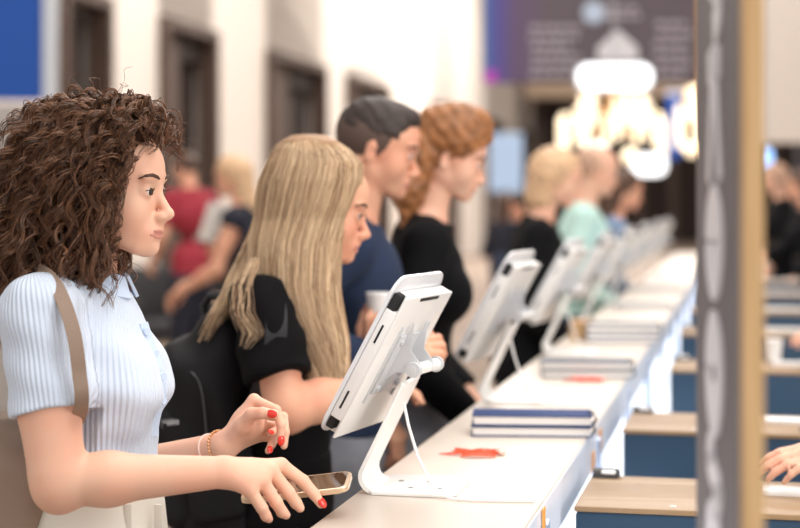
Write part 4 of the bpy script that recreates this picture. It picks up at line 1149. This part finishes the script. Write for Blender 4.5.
# taupe shoulder bag
M_bag = mat('taupe_leather', srgb(150, 128, 112), .6, bump=.2, bscale=300)
M_bag2 = mat('taupe_stitch', srgb(126, 106, 94), .6)
t = thing('shoulder_bag', 'taupe leather bag hanging by its strap from the shoulder of the curly-haired woman', 'bag', tuple(P(0, 500, 2.52)), 0)
gb = Vector(t.location)
sdf_obj('bag_body', [Box(P(-12, 500, 2.50)-gb+Vector((0, 0, -.04)), (.085, .060, .13), npR(Matrix.Rotation(.25, 3, 'Y')), .03, .01), Ell(P(8, 450, 2.52)-gb, (.07, .05, .05), None, .04)], .004, M_bag, t)
pt = [P(16, 280, 2.53), P(38, 271, 2.46), P(54, 283, 2.40), P(65, 305, 2.37), P(74, 335, 2.350), P(79, 370, 2.345), P(81, 408, 2.355), P(66, 440, 2.49), P(40, 462, 2.51), P(12, 478, 2.52)]
# smooth the strap path
def catmull(pts, n=6):
    out = []; Q = [pts[0]]+list(pts)+[pts[-1]]
    for i in range(1, len(Q)-2):
        for k in range(n):
            u = k/n; a, b, c, d = Q[i-1], Q[i], Q[i+1], Q[i+2]
            out.append(0.5*((2*b)+(c-a)*u+(2*a-5*b+4*c-d)*u*u+(3*b-a-3*c+d)*u*u*u))
    out.append(pts[-1]); return out
sp = catmull([q-gb for q in pt]); 
nr = []
for q in sp:
    ax = (J1['chest']+G1-gb); v_ = Vector((q.x-ax.x, q.y-ax.y, 0)); nr.append((v_.normalized()+Vector((0.6, -1.1, .4 if q.z > 1.42-gb.z else 0))).normalized())
MB().ribbon(sp, nr, .021, .004).build('strap', M_bag, t, True)
pt2 = [P(22, 272, 2.53), P(0, 292, 2.56), P(-20, 340, 2.60), P(-22, 400, 2.60), P(-12, 460, 2.56)]
sp2 = catmull([q-gb for q in pt2]); MB().ribbon(sp2, [Vector((-1, -.2, .3))]*len(sp2), .026, .004).build('strap', M_bag, t, True)
MB().box(P(34, 470, 2.455)-gb, (.03, .004, .10), (0, .4, 0), bev=.001).build('side_flap', M_bag2, t)

# phone held over the edge of the counter
t = thing('mobile_phone', 'phone in a gold-edged case under the hand of the curly-haired woman', 'phone', tuple(P(297, 487, 2.545)), 0)
R_ = Matrix.Rotation(-.11, 4, 'Y') @ Matrix.Rotation(.34, 4, 'X')
R_ = Matrix.Rotation(-.10, 4, 'Z') @ Matrix.Rotation(-.13, 4, 'Y') @ Matrix.Rotation(.17, 4, 'X')
M_gold = mat('gold_edge', srgb(214, 186, 156), .25, metal=.35, coat=.3)
MB().prism(rrect(.172, .080, .014, 6), -.005, .0035, R_, bev=.0015).build('case', M_gold, t, True)
MB().prism(rrect(.160, .070, .009, 6), .0035, .0042, R_).build('screen', mat('phone_glass', srgb(92, 66, 50), .06, coat=1.0), t)

# ------------------------------------------------------------------ the woman with long straight blonde hair and black backpack
def drape(rows, nstr, rs, N=40, jit=.004, phi0=0, phi1=2*PI, twist=.25, rlo=.75, rhi=1.0, start=(0, .25), end=(.75, 1.0), zbot_jit=.02, edge_pow=1.0):
    """rows: list of (z, xc, yc, rx, ry) from top to bottom; strands run down the stack of ellipses"""
    rows = np.array(rows, np.float32); M_ = len(rows)
    t0 = start[0]+(start[1]-start[0])*rs.random(nstr)**1.5; t1 = end[0]+(end[1]-end[0])*rs.random(nstr)
    u = np.linspace(0, 1, N)[None, :]; t = t0[:, None]+(t1-t0)[:, None]*u
    pos = t*(M_-1); xs = np.arange(M_)
    g = [np.interp(pos, xs, rows[:, k]) for k in range(5)]
    ph = phi0+(phi1-phi0)*rs.random(nstr)[:, None]+twist*(rs.random(nstr)[:, None]-.5)*u
    r = rlo+(rhi-rlo)*rs.random(nstr)[:, None]**.5
    wv = rs.random(nstr)[:, None]*6.28; am = jit*rs.random(nstr)[:, None]
    x = g[1]+np.cos(ph)*g[3]*r+am*np.sin(wv+u*5); y = g[2]+np.sin(ph)*g[4]*r+am*np.cos(wv+u*4)
    return np.stack([x, y, g[0]], -1)
def woman_two():
    G = Vector((-.20, 3.32, 0))
    W = lambda px, py, Y: P(px, py, Y)-G
    root = thing('person', 'woman with long straight blonde hair in a black T-shirt, working at the first stand', 'person', tuple(G))
    R = frame(-.02, .22); s = .97
    J = dict(Rt=Matrix.Rotation(.06, 3, 'Y'), girth=.98)
    J['head'] = W(322, 206, 3.30); J['nb'] = W(288, 283, 3.33); J['chest'] = W(290, 350, 3.33); J['waist'] = W(284, 432, 3.33); J['pelvis'] = W(278, 500, 3.33)
    J['shR'] = W(262, 306, 3.16); J['elR'] = W(287, 413, 3.08); J['wrR'] = W(392, 372, 3.22)
    J['shL'] = W(290, 304, 3.50); J['elL'] = W(318, 400, 3.60); J['wrL'] = W(350, 398, 3.52)
    legs_for(J, s, 0, 0)
    HP, p = head_prims(J['head'], R, .97)
    L = [Ell(J['chest'], (.085, .125, .13), None, .05), Cone(J['nb'], J['chest'], .05, .08, .04), Cone(J['nb'], p(-.018, 0, -.055), .048, .046, .03), Ell(J['waist'], (.06, .1, .12), None, .05)]
    for sd in ('R', 'L'): L += [Cone(lerp(J['nb'], J['sh'+sd], .1), J['sh'+sd], .04, .042, .04)]+arm_prims(J, sd, s, False, 1.08)
    L += HP
    hR, _ = auto_hand(J['wrR'], (W(432, 338, 3.25)-J['wrR']), Vector((-.5, -.7, .5)), (.5, .9, .7), 1, .95); L += hR
    hL, _ = auto_hand(J['wrL'], Vector((.9, 0, .3)), Vector((0, 0, 1)), (.35, .5, .4), -1, .95); L += hL
    sdf_obj('body', L, .0034, M_skin2, root)
    face_parts(root, p, R, .97, h=.0022, HP=HP)
    M_tee = mat('black_cotton', srgb(13, 12, 14), .9, bump=.2, bscale=400, spec=.2)
    M_blk = mat('black_trousers', srgb(14, 13, 15), .85, bump=.2, bscale=300, spec=.2)
    fold = lambda x, y, z: (.0035*np.sin(z*48+x*30+y*12)+.002*np.sin(z*90-x*70)).astype(np.float32)
    clothes(root, J, s, False, .005, M_tee, M_blk, sleeve=.64, off=.011, sl_off=.014, hem=W(0, 478, 3.33).z, top_name='t_shirt', disp=fold, waist_cut=W(0, 455, 3.33).z, neck=.0, neck_r=.066)
    # hair: mass under, long strands over it
    S = lambda px: (px-400)/F*3.28-G.x
    Z = lambda py: CAMZ-(py-200)/F*3.28
    px_rows = [(137, 309, 4, .010), (138.5, 309, 18, .045), (142, 309, 27, .065), (150, 312, 38, .080), (163, 315, 47, .094), (180, 312, 51, .103), (198, 308, 50, .104), (218, 303, 47, .102), (240, 298, 46, .100), (262, 297, 46, .095),
               (285, 298, 44, .085), (310, 305, 41, .070), (335, 318, 33, .050), (358, 328, 24, .034), (380, 334, 18, .020)]
    rows = []
    for k, (py, cx, rx, ry) in enumerate(px_rows):
        yc = 3.295-G.y-(max(0, py-215)/165)*.155
        rows.append((Z(py), S(cx), yc, rx/F*3.28, ry))
    rs = np.random.default_rng(8)
    HL = []
    for k in range(len(rows)-1):
        z0, x0, y0, a0, b0 = rows[k]; z1, x1, y1, a1, b1 = rows[k+1]
        if k < 12: HL.append(Ell(((x0+x1)/2, (y0+y1)/2, (z0+z1)/2), ((a0+a1)/2*.92, (b0+b1)/2*.92, abs(z0-z1)*.8+(.010 if k > 7 else .0)), None, .02))
    HL.append(Ell(p(.126, 0, -.062), (.070, .16, .110), npR(R), .01, True))
    HL.append(Ell(W(272, 255, 3.16), (.012, .04, .03), None, .01, True))
    M_b0 = mat('blonde_mass', srgb(158, 122, 90), .6)
    M_b = hair_mat('blonde_hair', srgb(146, 108, 78), srgb(244, 214, 174), .36)
    sdf_obj('hair', HL, .0045, M_b0, root)
    st_ = drape(rows, 5200, rs, 44, .004, rlo=.90, rhi=1.03, start=(0, .16), end=(.70, 1.0), twist=.5)
    c0 = np.array(p(.122, 0, -.060)); Ri = npR(R)
    q = ((st_-c0)@Ri)/np.array([.062, .15, .105]); bad = ((q**2).sum(2) < 1).any(1)
    strands_mesh('straight_hair', st_[~bad], (.0010*np.linspace(1, .5, 44))[None, :], M_b, root)
    # the part of the hair that falls behind the shoulder, in a loose diagonal sheet
    rows2 = [(Z(165), S(288), .02, .045, .09), (Z(200), S(276), .03, .035, .09), (Z(235), S(262), .02, .030, .08), (Z(262), S(251), -.02, .030, .075), (Z(288), S(238), -.08, .026, .060), (Z(312), S(224), -.12, .020, .05), (Z(338), S(210), -.14, .014, .04)]
    st2 = drape(rows2, 420, rs, 30, .006, rlo=.3, rhi=1.0, start=(0, .2), end=(.6, 1.0), twist=.8)
    strands_mesh('loose_back_hair', st2, (.0011*np.linspace(1, .4, 30))[None, :], M_b, root)
    rows3 = [(Z(255), S(262), -.17, .012, .02), (Z(280), S(252), -.235, .02, .02), (Z(305), S(252), -.250, .022, .015), (Z(325), S(262), -.255, .02, .012), (Z(340), S(254), -.262, .012, .01)]
    st3 = drape(rows3, 36, rs, 24, .008, rlo=.2, rhi=1.0, start=(0, .1), end=(.7, 1.0), twist=1.5)
    strands_mesh('stray_front_hair', st3, (.0009*np.linspace(1, .4, 24))[None, :], M_b, root)
    return root, J, W, G
w2, J2, W2, G2 = woman_two()

# backpack on her back
M_bp = mat('black_nylon', srgb(22, 21, 24), .7, bump=.35, bscale=260, spec=.35)
M_bp2 = mat('black_webbing', srgb(30, 29, 32), .6)
gb = Vector((P(205, 400, 3.3).x, 3.3, P(205, 520, 3.3).z))
t = thing('backpack', 'black nylon backpack worn on the back of the straight-haired blonde woman', 'backpack', tuple(gb))
Bq = lambda px, py, Y: P(px, py, Y)-gb
Rb = npR(Matrix.Rotation(-.16, 3, 'Y'))
fold = lambda x, y, z: (.0035*np.sin(z*38+x*46)+.0025*np.sin(y*60+z*25)).astype(np.float32)
sdf_obj('main_compartment', [Box(Bq(214, 440, 3.31), (.080, .150, .215), Rb, .05, .01), Box(Bq(228, 350, 3.31), (.050, .120, .085), Rb, .045, .06)], .006, M_bp, t, disp=fold)
sdf_obj('front_pocket', [Box(Bq(185, 458, 3.29), (.048, .125, .130), Rb, .04, .01)], .006, M_bp, t, disp=fold)
sdf_obj('side_pocket', [Box(Bq(214, 480, 3.165), (.055, .022, .085), Rb, .02, .01)], .006, M_bp, t)
MB().tube([Bq(206, 322, 3.30), Bq(204, 305, 3.30), Bq(210, 296, 3.29), Bq(220, 296, 3.28), Bq(228, 304, 3.27), Bq(233, 325, 3.27)], .0085, 10).build('grab_handle', M_bp2, t, True)
c_ = catmull([Bq(230, 330, 3.22), Bq(238, 295, 3.20), Bq(254, 284, 3.18), Bq(270, 291, 3.150), Bq(276, 315, 3.095), Bq(274, 350, 3.075), Bq(262, 390, 3.09), Bq(248, 425, 3.13), Bq(232, 450, 3.17)])
MB().ribbon(c_, [Vector((.2, -.9, .4))]*len(c_), .042, .010).build('shoulder_strap', M_bp2, t, True)
m = MB()
zz = catmull([Bq(170, 400, 3.27), Bq(172, 380, 3.22), Bq(186, 370, 3.165), Bq(200, 385, 3.150), Bq(206, 430, 3.150), Bq(206, 470, 3.150)])
m.tube(zz, .0022, 6); m.build('zip', mat('zip_grey', srgb(70, 70, 74), .4), t, True)
lab = MB().box(Bq(171, 423, 3.165)+Vector((0, 0, 0)), (.040, .003, .018), (0, -.1, .1), bev=.001).build('woven_label', mat('label_grey', srgb(96, 96, 100), .6), t)
m = MB()
for k in range(5): m.box(Bq(165+3.1*k, 423.4-.35*k, 3.163), (.0042, .002, .009), (0, -.1, .1))
m.build('label_lettering', mat('label_white', srgb(190, 190, 192), .6), lab)

# ------------------------------------------------------------------ the others
M_navyj = mat('navy_jacket', srgb(28, 44, 72), .85, bump=.3, bscale=200, noise=.08, nscale=14)
M_blazer = mat('black_blazer', srgb(12, 12, 15), .85, bump=.15, bscale=200, spec=.2)
M_greytr = mat('grey_trousers', srgb(136, 138, 146), .85, noise=.1, nscale=20)
M_jean = mat('dark_denim', srgb(48, 58, 78), .85, noise=.15, nscale=30)
M_mint = mat('mint_shirt', srgb(188, 222, 214), .8)
M_redsh = mat('red_shirt', srgb(158, 46, 60), .8)
M_navyd = mat('navy_dress', srgb(30, 32, 46), .8)
M_creamt = mat('cream_top', srgb(226, 220, 212), .8)
H_dark = mat('dark_short_hair', srgb(54, 42, 38), .6, noise=.3, nscale=60)
H_red = mat('auburn_hair', srgb(150, 98, 58), .5, noise=.45, nscale=35)
H_blond = mat('fair_hair', srgb(216, 178, 140), .5, noise=.25, nscale=40)
H_brown = mat('brown_hair', srgb(84, 58, 44), .5, noise=.3, nscale=40)
H_grey = mat('sandy_grey_hair', srgb(190, 152, 128), .6)
man, Jm, pm, hm_ = generic('man with short dark hair in a navy jacket, head bowed, holding a white cup', (378, 147), 3.95, -.05, H=1.80, lean=.10, pitch=.26, male=True, h=.006, top=M_navyj, pant=M_greytr, skin=M_skin2,
        wrR=list(P(371, 362, 3.66)), wrL=(.05, .02, -.44), hdir=dict(R=((.25, -.2, .95), (-.3, -.9, 0))), hair='short', hair_m=H_dark, face=True, top_name='jacket', curl=(.6, .9, .6))
t = thing('paper_cup', 'white paper cup in the hand of the man in the navy jacket', 'cup', tuple(Vector(man.location)+lerp(hm_['R']['kn'][1], hm_['R']['tip'][1], .5)+Vector((-.01, -.005, -.03))))
MB().cyl((0, 0, 0), (0, 0, .075), .024, .032, 28).build('cup_body', M_white, t, True); MB().cyl((0, 0, .074), (0, 0, .080), .033, .032, 28).build('cup_lid', M_white, t, True)
generic('red-haired woman with pinned-up hair in a black blazer looking down', (450, 156), 4.35, -.04, H=1.77, lean=.10, pitch=.30, h=.006, top=M_blazer, pant=M_greytr, skin=M_skin, wrR=(.10, .02, -.44), wrL=(.10, .0, -.42), hair='updo', hair_m=H_red, face=True, top_name='blazer', s_head=1.02, neck=.02)
generic('blonde woman in a black blazer at the third stand, farther along the counter', (557, 178), 6.4, -.1, H=1.74, lean=.14, pitch=.25, h=.008, top=M_blazer, pant=M_blazer, skin=M_skin, wrR=(.10, .02, -.40), wrL=(.10, .0, -.42), hair='bob', hair_m=H_blond, top_name='blazer', girth=1.08)
generic('person in a mint green shirt with very short hair, beyond the blonde in black', (597, 170), 7.9, -.1, H=1.80, lean=.10, pitch=.25, male=True, h=.009, top=M_mint, pant=M_jean, skin=M_skin, wrR=(.12, .02, -.40), wrL=(.12, .0, -.42), hair='thin', hair_m=H_grey)
generic('dark-haired person in grey-blue at the far end of the counter', (625, 190), 9.2, -.1, H=1.68, lean=.10, pitch=.2, h=.010, top=mat('dusty_blue', srgb(120, 140, 168), .8), pant=M_jean, skin=M_skin2, wrR=(.12, .02, -.40), wrL=(.12, .0, -.42), hair='long', hair_m=H_brown)
generic('blonde woman in a sleeveless navy dress facing left, arm stretched out', (232, 176), 9.1, PI-.15, H=1.80, lean=.05, pitch=.2, h=.010, top=M_navyd, pant=M_navyd, skin=M_skin2, sleeve=.12, wrR=(.30, .05, -.36), wrL=(.30, -.05, -.40), hair='long', hair_m=H_blond)
t = thing('document_folder', 'white folder held up by the blonde woman in the navy dress', 'folder', tuple(P(217, 228, 9.1)))
MB().box((0, 0, .02), (.16, .03, .22), (0, .3, .2), bev=.004).build('folder_cover', M_creamt, t)
MB().box((.004, -.002, .02), (.15, .018, .225), (0, .3, .2)).build('paper', M_white, t)
generic('person in a red shirt with a dark shoulder strap, standing by the doors', (186, 168), 12.5, 2.4, H=1.78, lean=.03, pitch=.1, male=True, h=.012, top=M_redsh, pant=M_navyd, skin=M_skin2, sleeve=.7, hair='short', hair_m=H_brown)
generic('person in dark clothes walking in front of the far left doors', (508, 205), 17, .8, H=1.72, lean=.03, pitch=.1, h=.014, top=M_navyd, pant=M_jean, skin=M_skin2, hair='long', hair_m=H_brown)
generic('person in dark clothes half hidden behind the red-haired woman', (524, 207), 11.5, 2.6, H=1.64, lean=.03, pitch=.1, h=.012, top=M_blazer, pant=M_jean, skin=M_skin2, hair='short', hair_m=H_dark)
# staff side, right of the panel
generic('person in black behind the staff desk, seen right of the plywood edge', (774, 178), 13.0, PI, H=1.74, lean=.05, pitch=.2, h=.010, top=M_blazer, pant=M_blazer, skin=M_skin, hair='bob', hair_m=H_grey, wrR=(.30, .02, -.30))
generic('second person in black behind the staff desk at the right edge', (800, 186), 12.2, PI, H=1.72, lean=.05, pitch=.2, h=.010, top=M_blazer, pant=M_blazer, skin=M_skin2, hair='bob', hair_m=H_brown, wrR=(.30, .02, -.30))
def staff(label, Yh, pxt, pyt, Y, top, hm):
    """someone standing to the right of the printers, hands on the nearest one"""
    tip = P(pxt, pyt, Yh)
    return generic(label, (0, 0), Y, PI, top=top, pant=M_blazer, skin=M_skin, hair='bob', hair_m=hm) if False else tip
for (px, py, Yh, headx, heady, lb, top_, hm2) in ((826, 482, 3.00, 952, 118, 'staff member reaching in from the right, fingers resting on the nearest printer', M_blazer, H_brown), (834, 350, 5.25, 885, 130, 'staff member at the third printer, fingertips beside the white cup', M_creamt, H_dark)):
    wr = P(px, py, Yh)
    hp = P(headx, heady, Yh+.05)
    wrv = [wr.x, wr.y, wr.z]
    generic(lb, (headx, heady), Yh+.05, PI, H=1.70, lean=.30, pitch=.45, h=.006, top=top_, pant=M_blazer, skin=M_skin, sleeve=2.0, hair='bob', hair_m=hm2, wrL=wrv, wrR=(.05, .0, -.44), curl=(.12, .25, .25), hdir=dict(L=((-1, -.05, -.12), (0, -.35, 1))))
# ================================================================== LIGHT
wd = bpy.data.worlds.new('hall_air'); scene.world = wd; wd.use_nodes = True
bg = wd.node_tree.nodes['Background']; bg.inputs['Color'].default_value = (1.0, 0.975, 0.95, 1); bg.inputs['Strength'].default_value = 0.85
def area(name, loc, rot, sx, sy, power, col=(1, 0.97, 0.93)):
    l = bpy.data.lights.new(name, 'AREA'); l.shape = 'RECTANGLE'; l.size = sx; l.size_y = sy; l.energy = power; l.color = col
    o = bpy.data.objects.new(name, l); COL.objects.link(o); o.location = loc; o.rotation_euler = rot; return o
area('overhead_fill', (2.0, 1.5, 6.5), (0, 0, 0), 4, 4, 260)  # these four overhead area lights are unseen fills added to brighten the hall
area('overhead_fill', (1.0, 9, 8.5), (0, 0, 0), 6, 6, 520)
area('overhead_fill', (1.0, 20, 8.6), (0, 0, 0), 8, 10, 1100)
area('overhead_fill', (4.0, 38, 8.6), (0, 0, 0), 10, 16, 3200)
area('camera_side_fill', (5.5, -1.5, 3.2), (math.radians(62), 0, math.radians(62)), 3.5, 3.0, 190, (1, 0.98, 0.96))  # unseen fill added on the camera's right, with no window behind it
vs = scene.view_settings
scene.display_settings.display_device = 'sRGB'
vs.view_transform = 'Standard'; vs.look = 'None'; vs.gamma = 1.0; vs.exposure = 0.22; vs.use_curve_mapping = False
